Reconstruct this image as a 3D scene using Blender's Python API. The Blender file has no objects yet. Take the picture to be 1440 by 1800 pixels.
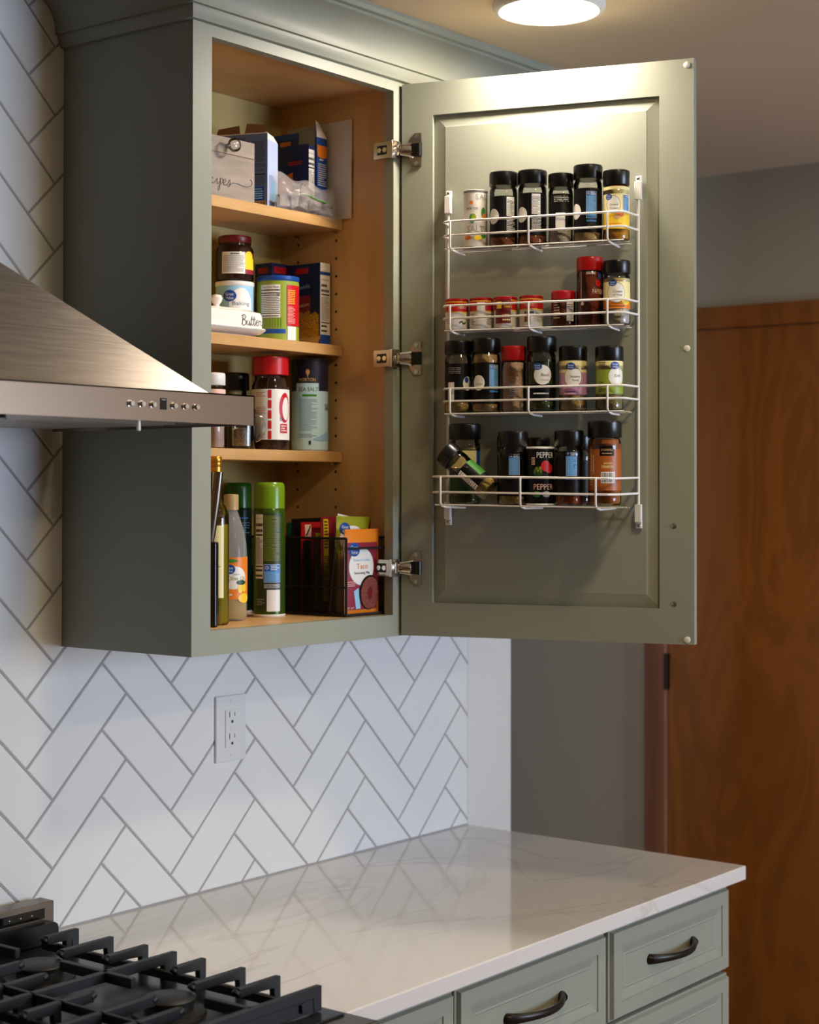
import bpy, math, random
from mathutils import Vector, Matrix
random.seed(7)
S = bpy.context.scene
COL = S.collection
PI = math.pi
ANR = .0
# ------------------------------------------------------------------ camera
cd = bpy.data.cameras.new('camera'); cam = bpy.data.objects.new('camera', cd); COL.objects.link(cam); S.camera = cam
CP = Vector((-1.85891, -2.16818, 1.62154))
CR = Vector((0.61526, -0.78832, 0.001226)); CU = Vector((-0.010802, -0.006875, 0.999918)); CF = Vector((0.78825, 0.615224, 0.012745))
cam.matrix_world = Matrix(((CR.x, CU.x, -CF.x, CP.x), (CR.y, CU.y, -CF.y, CP.y), (CR.z, CU.z, -CF.z, CP.z), (0, 0, 0, 1)))
cd.sensor_fit = 'HORIZONTAL'; cd.sensor_width = 36; cd.lens = 3022.84 * 36 / 1440
cd.shift_y = -(900 - 828.86) / 1440
cd.clip_start = .05; cd.clip_end = 50
cd.dof.use_dof = True; cd.dof.focus_distance = 2.74; cd.dof.aperture_fstop = 6.0
# ------------------------------------------------------------------ world, lights, exposure
S.view_settings.view_transform = 'Standard'; S.view_settings.look = 'None'
S.view_settings.gamma = 1; S.view_settings.exposure = 0.0; S.view_settings.use_curve_mapping = False
S.cycles.max_bounces = 10; S.cycles.transparent_max_bounces = 12; S.cycles.caustics_reflective = False; S.cycles.caustics_refractive = False
S.cycles.sample_clamp_indirect = 6
w = bpy.data.worlds.new('world'); S.world = w; w.use_nodes = True
w.node_tree.nodes['Background'].inputs[0].default_value = (.55, .68, 1, 1); w.node_tree.nodes['Background'].inputs[1].default_value = .35
WARM = (1, .80, .42); WARM0 = (1, .88, .73)
COOL = (.60, .75, 1)
def area(name, loc, rot, sx, sy, power, color, shape='RECTANGLE', spread=PI):
    l = bpy.data.lights.new(name, 'AREA'); l.shape = shape; l.size = sx; l.size_y = sy; l.energy = power; l.color = color; l.spread = spread
    o = bpy.data.objects.new(name, l); COL.objects.link(o); o.location = loc; o.rotation_euler = rot
    return o
LIGHTS = [(.545, -.587), (.12, -1.3), (-.15, -2.65), (1.25, -2.65), (-2.4, -3.7)]  # second lamp is added, out of view, to warm the upper-left tiles
LP = [7.8, 5.5, 6, 6.5, 5.5]  # last lamp is an added warm fill for the left-facing cabinet side
for (lx, ly), p in zip(LIGHTS, LP):
    area('ceiling_lamp_light', (lx, ly, 2.418), (0, 0, 0), .15, .15, p, WARM0 if ly > -1 else WARM, 'DISK')
area('window_daylight', (1.3, -4.47, 1.5), (PI/2, 0, 0), 1.4, 1.2, 98, COOL)
area('hall_fill_light', (-.8, .6, 1.5), (PI/2, 0, -PI/2), .5, 1.4, 9, COOL)  # unseen fill added to cool and brighten the grey hall wall, no window modelled
# ------------------------------------------------------------------ materials
def lin(c):
    return tuple(((v/255/12.92) if v/255 <= .04045 else ((v/255+.055)/1.055)**2.4) for v in c) + (1,)
MATS = {}
def M(name, rgb, rough=.5, metal=0, trans=0, emit=None, ior=1.45, alpha=1, coat=0, spec=.5):
    m = bpy.data.materials.new(name); m.use_nodes = True; b = m.node_tree.nodes['Principled BSDF']
    b.inputs['Base Color'].default_value = lin(rgb); b.inputs['Roughness'].default_value = rough; b.inputs['Metallic'].default_value = metal
    b.inputs['Transmission Weight'].default_value = trans; b.inputs['IOR'].default_value = ior; b.inputs['Alpha'].default_value = alpha
    b.inputs['Coat Weight'].default_value = coat; b.inputs['Specular IOR Level'].default_value = spec
    if emit:
        b.inputs['Emission Color'].default_value = emit[0]; b.inputs['Emission Strength'].default_value = emit[1]
    MATS[name] = m; return m
def vary(m, c1, c2, scale=(1, 1, 1), nscale=5, detail=4, lo=.35, hi=.65, bump=0, dist=0, kind='noise', coord='Object', rough=None):
    nt = m.node_tree; n = nt.nodes; l = nt.links; b = n['Principled BSDF']
    tc = n.new('ShaderNodeTexCoord'); mp = n.new('ShaderNodeMapping'); mp.inputs['Scale'].default_value = scale
    l.new(tc.outputs[coord], mp.inputs[0])
    if kind == 'noise':
        t = n.new('ShaderNodeTexNoise'); t.inputs['Scale'].default_value = nscale; t.inputs['Detail'].default_value = detail; t.inputs['Distortion'].default_value = dist; out = t.outputs[0]
    else:
        t = n.new('ShaderNodeTexVoronoi'); t.inputs['Scale'].default_value = nscale; out = t.outputs['Distance']
    l.new(mp.outputs[0], t.inputs['Vector'])
    r = n.new('ShaderNodeValToRGB'); r.color_ramp.elements[0].position = lo; r.color_ramp.elements[0].color = lin(c1)
    r.color_ramp.elements[1].position = hi; r.color_ramp.elements[1].color = lin(c2)
    l.new(out, r.inputs[0]); l.new(r.outputs[0], b.inputs['Base Color'])
    if bump:
        bp = n.new('ShaderNodeBump'); bp.inputs['Strength'].default_value = bump; bp.inputs['Distance'].default_value = .002
        l.new(out, bp.inputs['Height']); l.new(bp.outputs[0], b.inputs['Normal'])
    return m
SAGE = M('sage_paint', (145, 147, 133), .42)
TILE = M('glazed_tile', (232, 231, 229), .16)
GROUT = M('grout', (164, 160, 158), .9)
PAINT = M('white_wall_paint', (222, 219, 212), .6)
GREYW = M('grey_wall_paint', (172, 162, 144), .7)
CEIL = M('ceiling_paint', (212, 190, 160), .8)
FLOORM = vary(M('oak_floor', (140, 100, 65), .4), (120, 82, 50), (155, 112, 72), (1, 14, 1), 4, 5)
MAPLE = vary(M('maple_veneer', (200, 156, 104), .42), (192, 148, 96), (208, 166, 114), (3, 3, .5), 5, 5, .3, .7)
MAPLEB = vary(M('maple_back_panel', (196, 172, 108), .5), (188, 164, 98), (204, 180, 116), (3, 3, .5), 5, 4)
MEDGE = vary(M('maple_edge_band', (188, 146, 92), .4), (180, 138, 84), (196, 154, 100), (2, 8, 8), 6, 4)
QUARTZ = M('marble_quartz', (214, 208, 204), .09, coat=.3)
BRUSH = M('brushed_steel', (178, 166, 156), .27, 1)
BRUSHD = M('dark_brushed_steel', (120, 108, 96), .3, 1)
IRON = M('cast_iron', (24, 24, 26), .5)
ENAMEL = M('black_enamel', (12, 12, 14), .28)
BLACKG = M('black_glass', (5, 5, 7), .08)
NICKEL = M('nickel', (196, 186, 172), .22, 1)
BRONZE = M('dark_bronze', (38, 32, 28), .32, .6)
WIRE = M('white_vinyl_wire', (232, 227, 222), .35)
BWIRE = M('black_wire', (14, 12, 12), .5)
WPLAST = M('white_plastic', (226, 224, 222), .35)
SLOT = M('slot_dark', (40, 38, 40), .7)
RUBBER = M('clear_bumper', (220, 214, 200), .25)
BLACKP = M('black_plastic', (16, 15, 15), .28)
REDP = M('red_plastic', (176, 14, 22), .32)
DREDP = M('dark_red_lid', (104, 14, 18), .35)
GREENP = M('green_plastic', (108, 142, 22), .25)
DGREEN = M('dark_green_plastic', (22, 58, 26), .25)
GLASS = M('clear_glass', (246, 244, 240), .03, trans=1, ior=1.45)
PETG = M('clear_plastic', (240, 236, 228), .08, trans=.95, ior=1.35)
OIL = M('oil', (176, 148, 22), .1, trans=.15, ior=1.35)
def shell(m, tint, fac=1.0, rough=.06):
    nt = m.node_tree; n = nt.nodes; l = nt.links; n.remove(n['Principled BSDF']); out = n['Material Output']
    tr = n.new('ShaderNodeBsdfTransparent'); tr.inputs[0].default_value = tint; gl = n.new('ShaderNodeBsdfAnisotropic') if False else n.new('ShaderNodeBsdfGlossy'); gl.inputs['Roughness'].default_value = rough
    fr = n.new('ShaderNodeFresnel'); fr.inputs[0].default_value = 1.5; mu = n.new('ShaderNodeMath'); mu.operation = 'MULTIPLY'; mu.inputs[1].default_value = fac; l.new(fr.outputs[0], mu.inputs[0])
    mx = n.new('ShaderNodeMixShader'); l.new(mu.outputs[0], mx.inputs[0]); l.new(tr.outputs[0], mx.inputs[1]); l.new(gl.outputs[0], mx.inputs[2]); l.new(mx.outputs[0], out.inputs[0])
shell(PETG, (.93, .92, .90, 1)); shell(GLASS, (.95, .95, .93, 1), 1.3, .04)
FROST = M('cloudy_plastic', (215, 212, 208), .12, alpha=.24)
LENS = M('lamp_lens', (255, 250, 240), .5, emit=((1, .88, .70, 1), 22))
DAYL = M('daylight_pane', (200, 215, 255), .5, emit=((.62, .76, 1, 1), 2.2))
GOLD = M('gold_foil', (206, 150, 60), .3, .85)
CHROME = M('chrome', (220, 218, 214), .1, 1)
def flat(name, rgb, rough=.4): return M(name, rgb, rough)
WHITE = flat('print_white', (232, 228, 222)); BLACK = M('print_black', (14, 12, 12), .42, spec=.22); INK = flat('print_ink', (42, 40, 44))
GREYP = flat('print_grey', (150, 146, 146)); BLUE = flat('print_blue', (20, 70, 152)); SKY = flat('print_sky_blue', (44, 118, 190))
LBLUE = flat('print_light_blue', (150, 196, 226)); NAVY = flat('print_navy', (20, 34, 92)); YEL = flat('print_yellow', (240, 200, 40)); CREAM = flat('print_cream', (236, 222, 160))
ORANGE = flat('print_orange', (226, 126, 26)); RED = flat('print_red', (190, 22, 30)); DRED = flat('print_dark_red', (110, 20, 26)); GRN = flat('print_green', (60, 130, 44))
LIME = flat('print_lime', (142, 160, 48)); PINK = flat('print_pink', (196, 142, 178)); PALEP = flat('print_pale_pink', (230, 188, 172)); OLIVE = flat('print_olive', (150, 152, 30))
SLATE = flat('print_slate', (96, 112, 142)); PERI = flat('print_periwinkle', (178, 190, 226)); BROWN = flat('print_brown', (112, 62, 22)); TAN = flat('print_tan', (206, 160, 104)); WINE = flat('print_wine', (140, 34, 52))
TEALW = flat('print_pale_teal', (176, 208, 214)); KRAFT = flat('kraft_card', (130, 88, 50), .8); DKGRN = flat('print_dark_green', (22, 62, 30))
CARD = flat('white_card', (206, 196, 188), .7)
SHADEWOOD = vary(M('whitewashed_wood', (140, 126, 114), .6), (124, 110, 98), (152, 138, 126), (1, 1, 9), 8, 5, .3, .7)
DOORW = M('stained_plywood', (140, 74, 18), .4)
CASING = vary(M('casing_wood', (130, 80, 54), .4), (120, 72, 48), (138, 88, 60), (6, 6, .6), 4, 4)
def pebble(name, a, b_, sc=260, lo=.1, hi=.6): return vary(M(name, a, .7), a, b_, (1, 1, 1), sc, 2, lo, hi, .6, kind='vor')
C_PEPRIKA = pebble('chili_powder', (110, 36, 14), (140, 56, 24), 900); C_BROWN = pebble('brown_spice', (130, 66, 30), (176, 100, 56), 500); C_TAN = pebble('garlic_powder', (206, 168, 110), (224, 190, 136), 900)
C_GREEN = pebble('dried_herb', (34, 58, 22), (92, 104, 52), 420); C_SEED = pebble('seeds', (176, 140, 84), (214, 186, 130), 420); C_MUST = pebble('turmeric_powder', (206, 136, 20), (226, 156, 36), 900)
C_WHITE = pebble('white_powder', (214, 206, 192), (226, 220, 208), 900); C_MIX = pebble('mixed_seasoning', (150, 110, 50), (216, 190, 120), 380); C_CINN = pebble('cinnamon_powder', (172, 94, 30), (186, 106, 38), 900)
C_REDMIX = pebble('crushed_pepper', (120, 34, 16), (190, 90, 40), 380); C_COFFEE = pebble('coffee', (48, 20, 10), (74, 34, 18), 700); C_OREG = pebble('dill_seed', (110, 100, 60), (160, 146, 96), 420); C_SALT = pebble('coarse_salt', (150, 146, 140), (226, 220, 214), 400)
C_PSALT = pebble('pink_salt', (226, 178, 156), (238, 204, 186), 500); C_PASTA = pebble('pasta_photo', (96, 52, 18), (206, 140, 50), 330, .15, .5); C_MEAT = pebble('meat_photo', (62, 24, 20), (140, 66, 50), 420)
C_GREY = vary(M('grey_sachets', (110, 102, 94), .6), (78, 72, 66), (132, 124, 114), (1, 1, 1), 60, 3)
def quartz():
    nt = QUARTZ.node_tree; n = nt.nodes; l = nt.links; b = n['Principled BSDF']
    tc = n.new('ShaderNodeTexCoord'); mp = n.new('ShaderNodeMapping'); mp.inputs['Scale'].default_value = (.7, 1.9, 2); mp.inputs['Rotation'].default_value = (0, 0, .35)
    l.new(tc.outputs['Object'], mp.inputs[0])
    t = n.new('ShaderNodeTexNoise'); t.inputs['Scale'].default_value = 1.7; t.inputs['Detail'].default_value = 9; t.inputs['Distortion'].default_value = 1.1
    l.new(mp.outputs[0], t.inputs['Vector'])
    r = n.new('ShaderNodeValToRGB'); e = r.color_ramp.elements
    e[0].position = .484; e[0].color = (0, 0, 0, 1); e[1].position = .516; e[1].color = (0, 0, 0, 1); k = e.new(.5); k.color = (1, 1, 1, 1)
    l.new(t.outputs[0], r.inputs[0])
    t2 = n.new('ShaderNodeTexNoise'); t2.inputs['Scale'].default_value = 5; t2.inputs['Detail'].default_value = 3; l.new(mp.outputs[0], t2.inputs['Vector'])
    mu = n.new('ShaderNodeMath'); mu.operation = 'MULTIPLY'; l.new(r.outputs[0], mu.inputs[0]); l.new(t2.outputs[0], mu.inputs[1])
    mu2 = n.new('ShaderNodeMath'); mu2.operation = 'MULTIPLY'; mu2.inputs[1].default_value = .5; l.new(mu.outputs[0], mu2.inputs[0])
    mx = n.new('ShaderNodeMix'); mx.data_type = 'RGBA'; l.new(mu2.outputs[0], mx.inputs[0]); mx.inputs[6].default_value = lin((216, 209, 204)); mx.inputs[7].default_value = lin((168, 152, 140))
    l.new(mx.outputs[2], b.inputs['Base Color'])
quartz()
def brushed(m, sc):
    nt = m.node_tree; n = nt.nodes; l = nt.links; b = n['Principled BSDF']
    tc = n.new('ShaderNodeTexCoord'); mp = n.new('ShaderNodeMapping'); mp.inputs['Scale'].default_value = sc
    t = n.new('ShaderNodeTexNoise'); t.inputs['Scale'].default_value = 30; t.inputs['Detail'].default_value = 5
    l.new(tc.outputs['Object'], mp.inputs[0]); l.new(mp.outputs[0], t.inputs['Vector'])
    mr = n.new('ShaderNodeMapRange'); mr.inputs[3].default_value = .26; mr.inputs[4].default_value = .4; l.new(t.outputs[0], mr.inputs[0]); l.new(mr.outputs[0], b.inputs['Roughness'])
brushed(BRUSH, (.4, 8, 14))
STEEL = M('satin_steel', (166, 148, 136), .15, 1)
for _m in (BRUSH,):
    _nt = _m.node_tree; _tg = _nt.nodes.new('ShaderNodeTangent'); _tg.direction_type = 'RADIAL'; _tg.axis = 'X'
    _nt.links.new(_tg.outputs[0], _nt.nodes['Principled BSDF'].inputs['Tangent']); _nt.nodes['Principled BSDF'].inputs['Anisotropic'].default_value = .75; _nt.nodes['Principled BSDF'].inputs['Anisotropic Rotation'].default_value = ANR
def plywood():
    nt = DOORW.node_tree; n = nt.nodes; l = nt.links; b = n['Principled BSDF']
    tc = n.new('ShaderNodeTexCoord'); mp = n.new('ShaderNodeMapping'); mp.inputs['Scale'].default_value = (1, 1.6, .55)
    l.new(tc.outputs['Object'], mp.inputs[0])
    t = n.new('ShaderNodeTexNoise'); t.inputs['Scale'].default_value = 3.2; t.inputs['Detail'].default_value = 3; t.inputs['Distortion'].default_value = 1.6; l.new(mp.outputs[0], t.inputs['Vector'])
    m1 = n.new('ShaderNodeMath'); m1.operation = 'MULTIPLY'; m1.inputs[1].default_value = 26; l.new(t.outputs[0], m1.inputs[0])
    m2 = n.new('ShaderNodeMath'); m2.operation = 'SINE'; l.new(m1.outputs[0], m2.inputs[0])
    mr = n.new('ShaderNodeMapRange'); mr.inputs[1].default_value = -1; mr.inputs[2].default_value = 1; l.new(m2.outputs[0], mr.inputs[0])
    mx = n.new('ShaderNodeMix'); mx.data_type = 'RGBA'; l.new(mr.outputs[0], mx.inputs[0]); mx.inputs[6].default_value = lin((130, 74, 18)); mx.inputs[7].default_value = lin((146, 84, 24))
    l.new(mx.outputs[2], b.inputs['Base Color'])
plywood()
# translucent bag film
BAG = bpy.data.materials.new('bag_film'); BAG.use_nodes = True
_n = BAG.node_tree.nodes; _l = BAG.node_tree.links; _b = _n['Principled BSDF']; _b.inputs['Base Color'].default_value = lin((196, 186, 186)); _b.inputs['Roughness'].default_value = .28; _b.inputs['Alpha'].default_value = .27
# ------------------------------------------------------------------ helpers
class MB:
    def __init__(s): s.v = []; s.f = []; s.m = []; s.mats = []; s.sm = []
    def mi(s, mat):
        if mat not in s.mats: s.mats.append(mat)
        return s.mats.index(mat)
    def add(s, vs, fs, mat, smooth=False):
        b = len(s.v); s.v += [tuple(v) for v in vs]; k = s.mi(mat)
        for f in fs: s.f.append(tuple(b+i for i in f)); s.m.append(k); s.sm.append(smooth)
        return s
    def box(s, a, b, mat, sides=None):
        x0, y0, z0 = a; x1, y1, z1 = b
        vs = [(x0,y0,z0),(x1,y0,z0),(x1,y1,z0),(x0,y1,z0),(x0,y0,z1),(x1,y0,z1),(x1,y1,z1),(x0,y1,z1)]
        F = {'-z':(0,3,2,1),'+z':(4,5,6,7),'-y':(0,1,5,4),'+x':(1,2,6,5),'+y':(2,3,7,6),'-x':(3,0,4,7)}
        base = len(s.v); s.v += vs
        for k, f in F.items():
            s.f.append(tuple(base+i for i in f)); s.m.append(s.mi((sides or {}).get(k, mat))); s.sm.append(False)
        return s
    def lathe(s, prof, mat, seg=32, cx=0, cy=0, caps=True, a0=0, ribs=0, ribd=0):
        n = len(prof); vs = []
        for (r, z) in prof:
            for i in range(seg):
                a = a0 + 2*PI*i/seg; rr = r
                if ribs and r > 0: rr = r*(1 - ribd*(i % 2))
                vs.append((cx+rr*math.cos(a), cy+rr*math.sin(a), z))
        fs = []
        for j in range(n-1):
            for i in range(seg):
                k = (i+1) % seg; fs.append((j*seg+i, j*seg+k, (j+1)*seg+k, (j+1)*seg+i))
        if caps: fs.append(tuple(range(seg-1, -1, -1))); fs.append(tuple((n-1)*seg+i for i in range(seg)))
        s.add(vs, fs, mat, True)
        return s
    def tube(s, pts, r, mat, seg=8, closed=False, flat=1, up=None):
        P = [Vector(p) for p in pts]; n = len(P); vs = []
        prev = None
        for i, p in enumerate(P):
            if closed: t = (P[(i+1) % n]-P[i-1])
            else: t = P[min(i+1, n-1)]-P[max(i-1, 0)]
            t.normalize()
            if prev is None:
                a = Vector(up) if up else (Vector((0, 0, 1)) if abs(t.z) < .9 else Vector((1, 0, 0)))
            else: a = prev
            u = (a - t*a.dot(t)).normalized(); prev = u; v = t.cross(u)
            rr = r[i] if isinstance(r, (list, tuple)) else r
            for k in range(seg):
                an = 2*PI*k/seg + PI/seg; vs.append(p + u*rr*math.cos(an) + v*rr*flat*math.sin(an))
        fs = []
        for i in range(n if closed else n-1):
            j = (i+1) % n
            for k in range(seg):
                q = (k+1) % seg; fs.append((i*seg+k, j*seg+k, j*seg+q, i*seg+q))
        if not closed: fs.append(tuple(range(seg))); fs.append(tuple((n-1)*seg+k for k in range(seg-1, -1, -1)))
        s.add(vs, fs, mat, seg > 4)
        return s
    def prism(s, poly, z0, z1, mat, axis='z'):
        n = len(poly)
        def P(a, b, c): return (a, b, c) if axis == 'z' else ((a, c, b) if axis == 'y' else (c, a, b))
        vs = [P(a, b, z0) for a, b in poly]+[P(a, b, z1) for a, b in poly]
        fs = [tuple(range(n-1, -1, -1)), tuple(range(n, 2*n))]+[(i, (i+1) % n, n+(i+1) % n, n+i) for i in range(n)]
        return s.add(vs, fs, mat)
    def build(s, name, parent=None, bev=0, seg=2, loc=None, rot=None, autosm=True):
        me = bpy.data.meshes.new(name); me.from_pydata(s.v, [], s.f)
        for m in s.mats: me.materials.append(m)
        me.polygons.foreach_set('material_index', s.m); me.polygons.foreach_set('use_smooth', s.sm)
        me.update()
        o = bpy.data.objects.new(name, me); COL.objects.link(o)
        if parent: o.parent = parent
        if loc: o.location = loc
        if rot is not None: o.rotation_euler = (0, 0, rot)
        if any(s.sm): me.set_sharp_from_angle(angle=math.radians(42))
        if bev:
            b = o.modifiers.new('bevel', 'BEVEL'); b.width = bev; b.segments = seg; b.limit_method = 'ANGLE'; b.angle_limit = math.radians(40)
        return o
def fixnormals(o):
    import bmesh
    bm = bmesh.new(); bm.from_mesh(o.data); bmesh.ops.recalc_face_normals(bm, faces=bm.faces); bm.to_mesh(o.data); bm.free()
def tag(o, label, cat, group=None):
    o['label'] = label; o['category'] = cat
    if group: o['group'] = group
    return o
def thing(name, label, cat, loc=(0, 0, 0), rz=0, group=None):
    o = bpy.data.objects.new(name, None); COL.objects.link(o); o.empty_display_size = .05
    o.location = loc; o.rotation_euler = (0, 0, rz); return tag(o, label, cat, group)
def struct(o, kind='structure'): o['kind'] = kind; return o
_tc = {}
def textmesh(t):
    if t not in _tc:
        c = bpy.data.curves.new('txt', 'FONT'); c.body = t; c.resolution_u = 2; c.align_x = 'LEFT'
        o = bpy.data.objects.new('txt', c); me = o.to_mesh()
        vs = [(v.co.x, v.co.y) for v in me.vertices]; fs = [tuple(p.vertices) for p in me.polygons]
        o.to_mesh_clear(); bpy.data.objects.remove(o); bpy.data.curves.remove(c)
        xs = [a for a, b in vs] or [0, 1]; ys = [b for a, b in vs] or [0, 1]
        x0, x1, y0, y1 = min(xs), max(xs), min(ys), max(ys)
        _tc[t] = ([((a-x0)/(x1-x0)-.5, (b-y0)/(y1-y0)-.5) for a, b in vs], fs)
    return _tc[t]
class Label:
    """flat print laid on a surface; map(u, v, lift) in metres -> local xyz; specs in millimetres"""
    def __init__(s, fmap, lift=.00025, vs=1): s.mb = MB(); s.map = fmap; s.k = 0; s.lift = lift; s.st = .0018; s.vs = vs
    def h(s): s.k += 1; return s.lift + .00005*s.k
    def r(s, u0, u1, v0, v1, mat, thick=0):
        h = s.h(); u0, u1, v0, v1 = [q/1000 for q in (u0, u1, v0, v1)]; n = max(1, int(abs(u1-u0)/s.st))
        vs = []
        for i in range(n+1):
            u = u0+(u1-u0)*i/n; vs += [s.map(u, v0, h), s.map(u, v1, h)]
        s.mb.add(vs, [(2*i, 2*i+2, 2*i+3, 2*i+1) for i in range(n)], mat, False); return s
    def e(s, u, v, ru, rv, mat, n=28, pts=None):
        h = s.h(); u, v, ru, rv = [q/1000 for q in (u, v, ru, rv)]
        # strips across the ellipse so that it follows the curve
        k = max(14, int(ru*2/.0014)); vs = []; w_ = s.vs if s.vs == 1 else max(2, int(rv*2/.004))
        for i in range(k+1):
            a = PI*i/k; x = -math.cos(a)*ru; y = math.sin(a)*rv; vs += [s.map(u+x, v-y+2*y*j/w_, h) for j in range(w_+1)]
        s.mb.add(vs, [(i*(w_+1)+j, (i+1)*(w_+1)+j, (i+1)*(w_+1)+j+1, i*(w_+1)+j+1) for i in range(k) for j in range(w_)], mat); return s
    def poly(s, pts, mat):
        h = s.h(); s.mb.add([s.map(a/1000, b/1000, h) for a, b in pts], [tuple(range(len(pts)))], mat); return s
    def t(s, text, u, v, w, hh, mat, rot=0):
        h = s.h()+.00006; vs, fs = textmesh(text); ca, sa = math.cos(rot), math.sin(rot); out = []
        for a, b in vs:
            x, y = a*w/1000, b*hh/1000; out.append(s.map(u/1000+x*ca-y*sa, v/1000+x*sa+y*ca, h))
        s.mb.add(out, fs, mat); return s
    def L(s, u0, u1, v0, v1, n, mat, gap=.45, rnd=None):
        rn = random.Random(int(abs(u0*7+v0*13+n)) if rnd is None else rnd); dv = (v1-v0)/n
        h = s.h()
        for i in range(n):
            a = u0; v = v1-dv*(i+.5); t = dv*gap/2
            end = u0+(u1-u0)*rn.choice((1, 1, 1, .95, .7))
            while a < end-.4:
                b = min(end, a+rn.uniform(1.2, 4.2)); m = max(1, int((b-a)/2.4)); vs = []
                for j in range(m+1):
                    uu = (a+(b-a)*j/m)/1000; vs += [s.map(uu, (v-t)/1000, h), s.map(uu, (v+t)/1000, h)]
                s.mb.add(vs, [(2*j, 2*j+2, 2*j+3, 2*j+1) for j in range(m)], mat); a = b+.45
        return s
    def B(s, u0, u1, v0, v1, mat, back=None, horiz=False):
        if back: s.r(u0, u1, v0, v1, back)
        rn = random.Random(3); h = s.h(); m = 1.0; a = (v0 if horiz else u0)+m; end = (v1 if horiz else u1)-m
        while a < end:
            b = min(end, a+rn.choice((.25, .4, .7)))
            q = [(u0+m, a), (u1-m, a), (u1-m, b), (u0+m, b)] if horiz else [(a, v0+m), (b, v0+m), (b, v1-m), (a, v1-m)]
            s.mb.add([s.map(x/1000, y/1000, h) for x, y in q], [(0, 1, 2, 3)], mat); a = b+rn.choice((.3, .5, .6))
        return s
    def spark(s, u, v, r, mat):
        h = s.h()
        for i in range(6):
            a = PI/2+i*PI/3; ca, sa = math.cos(a), math.sin(a); q = []
            for x, y in ((.35, -.11), (1, -.15), (1, .15), (.35, .11)): q.append(s.map((u+(x*ca-y*sa)*r)/1000, (v+(x*sa+y*ca)*r)/1000, h))
            s.mb.add(q, [(0, 1, 2, 3)], mat)
        return s
    def oval(s, u, v, ru, rv):   # blue oval store mark
        s.e(u, v, ru, rv, BLUE); s.t('Great', u, v+rv*.3, ru*1.25, rv*.52, WHITE); s.t('Value', u, v-rv*.38, ru*1.15, rv*.5, WHITE); return s
    def info(s, u0, u1, v0, v1, back=SKY):   # blue how-to panel with spark
        s.r(u0-.4, u1+.4, v0-.4, v1+.4, WHITE); s.r(u0, u1, v0, v1, back); W = u1-u0
        s.r(u0+.6, u0+W*.36, v1-W*.36, v1-.6, BLUE); s.spark(u0+.6+W*.16, v1-W*.19, W*.13, WHITE)
        s.L(u0+W*.42, u1-.8, v1-W*.36, v1-.8, 3, WHITE); s.L(u0+1, u1-1, v0+1, v1-W*.42, max(3, int((v1-v0-W*.42)/1.5)), LBLUE, .4)
        return s
    def nutri(s, u0, u1, v0, v1, title='Nutrition Facts', back=WHITE, ink=INK):
        s.r(u0, u1, v0, v1, back); H = v1-v0; W = u1-u0
        s.t(title, (u0+u1)/2, v1-H*.06-.4, W*.88, min(4.2, W*.115), ink)
        s.L(u0+.6, u1-.6, v1-H*.3, v1-H*.12, 2, ink, .5); s.r(u0+.6, u1-.6, v1-H*.335, v1-H*.31, ink)
        s.L(u0+.6, u1-.6, v0+H*.22, v1-H*.36, max(3, int(H*.4/max(1.6, W*.075))), ink, .4); s.r(u0+.6, u1-.6, v0+H*.18, v0+H*.2, ink)
        s.L(u0+.6, u1-.6, v0+.6, v0+H*.17, 2, ink, .4); return s
    def stroke(s, pts, wd, mat):
        P = catmull(pts); h = s.h(); vs = []
        for i, p in enumerate(P):
            a = P[max(0, i-1)]; b = P[min(len(P)-1, i+1)]; dx, dy = b[0]-a[0], b[1]-a[1]; L = math.hypot(dx, dy) or 1
            nx, ny = -dy/L*wd/2, dx/L*wd/2; vs += [s.map((p[0]-nx)/1000, (p[1]-ny)/1000, h), s.map((p[0]+nx)/1000, (p[1]+ny)/1000, h)]
        s.mb.add(vs, [(2*i, 2*i+2, 2*i+3, 2*i+1) for i in range(len(P)-1)], mat); return s
    def build(s, parent, name='label'): return s.mb.build(name, parent)
def catmull(p, k=7):
    out = []; p = [p[0]]+list(p)+[p[-1]]
    for i in range(1, len(p)-2):
        for j in range(k):
            t = j/k; q = []
            for a in (0, 1):
                p0, p1, p2, p3 = p[i-1][a], p[i][a], p[i+1][a], p[i+2][a]
                q.append(.5*(2*p1+(p2-p0)*t+(2*p0-5*p1+4*p2-p3)*t*t+(3*p1-p0-3*p2+p3)*t**3))
            out.append(tuple(q))
    out.append(tuple(p[-2])); return out
def cyl(r): return lambda u, v, h: ((r+h)*math.sin(u/r), -(r+h)*math.cos(u/r), v)
def face(o, ud, nd, vd=(0, 0, 1)):
    o, ud, nd, vd = Vector(o), Vector(ud), Vector(nd), Vector(vd)
    return lambda u, v, h: tuple(o+ud*u+vd*v+nd*h)
def facing(x, y): return math.atan2(CP.x-x, -(CP.y-y))
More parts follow.
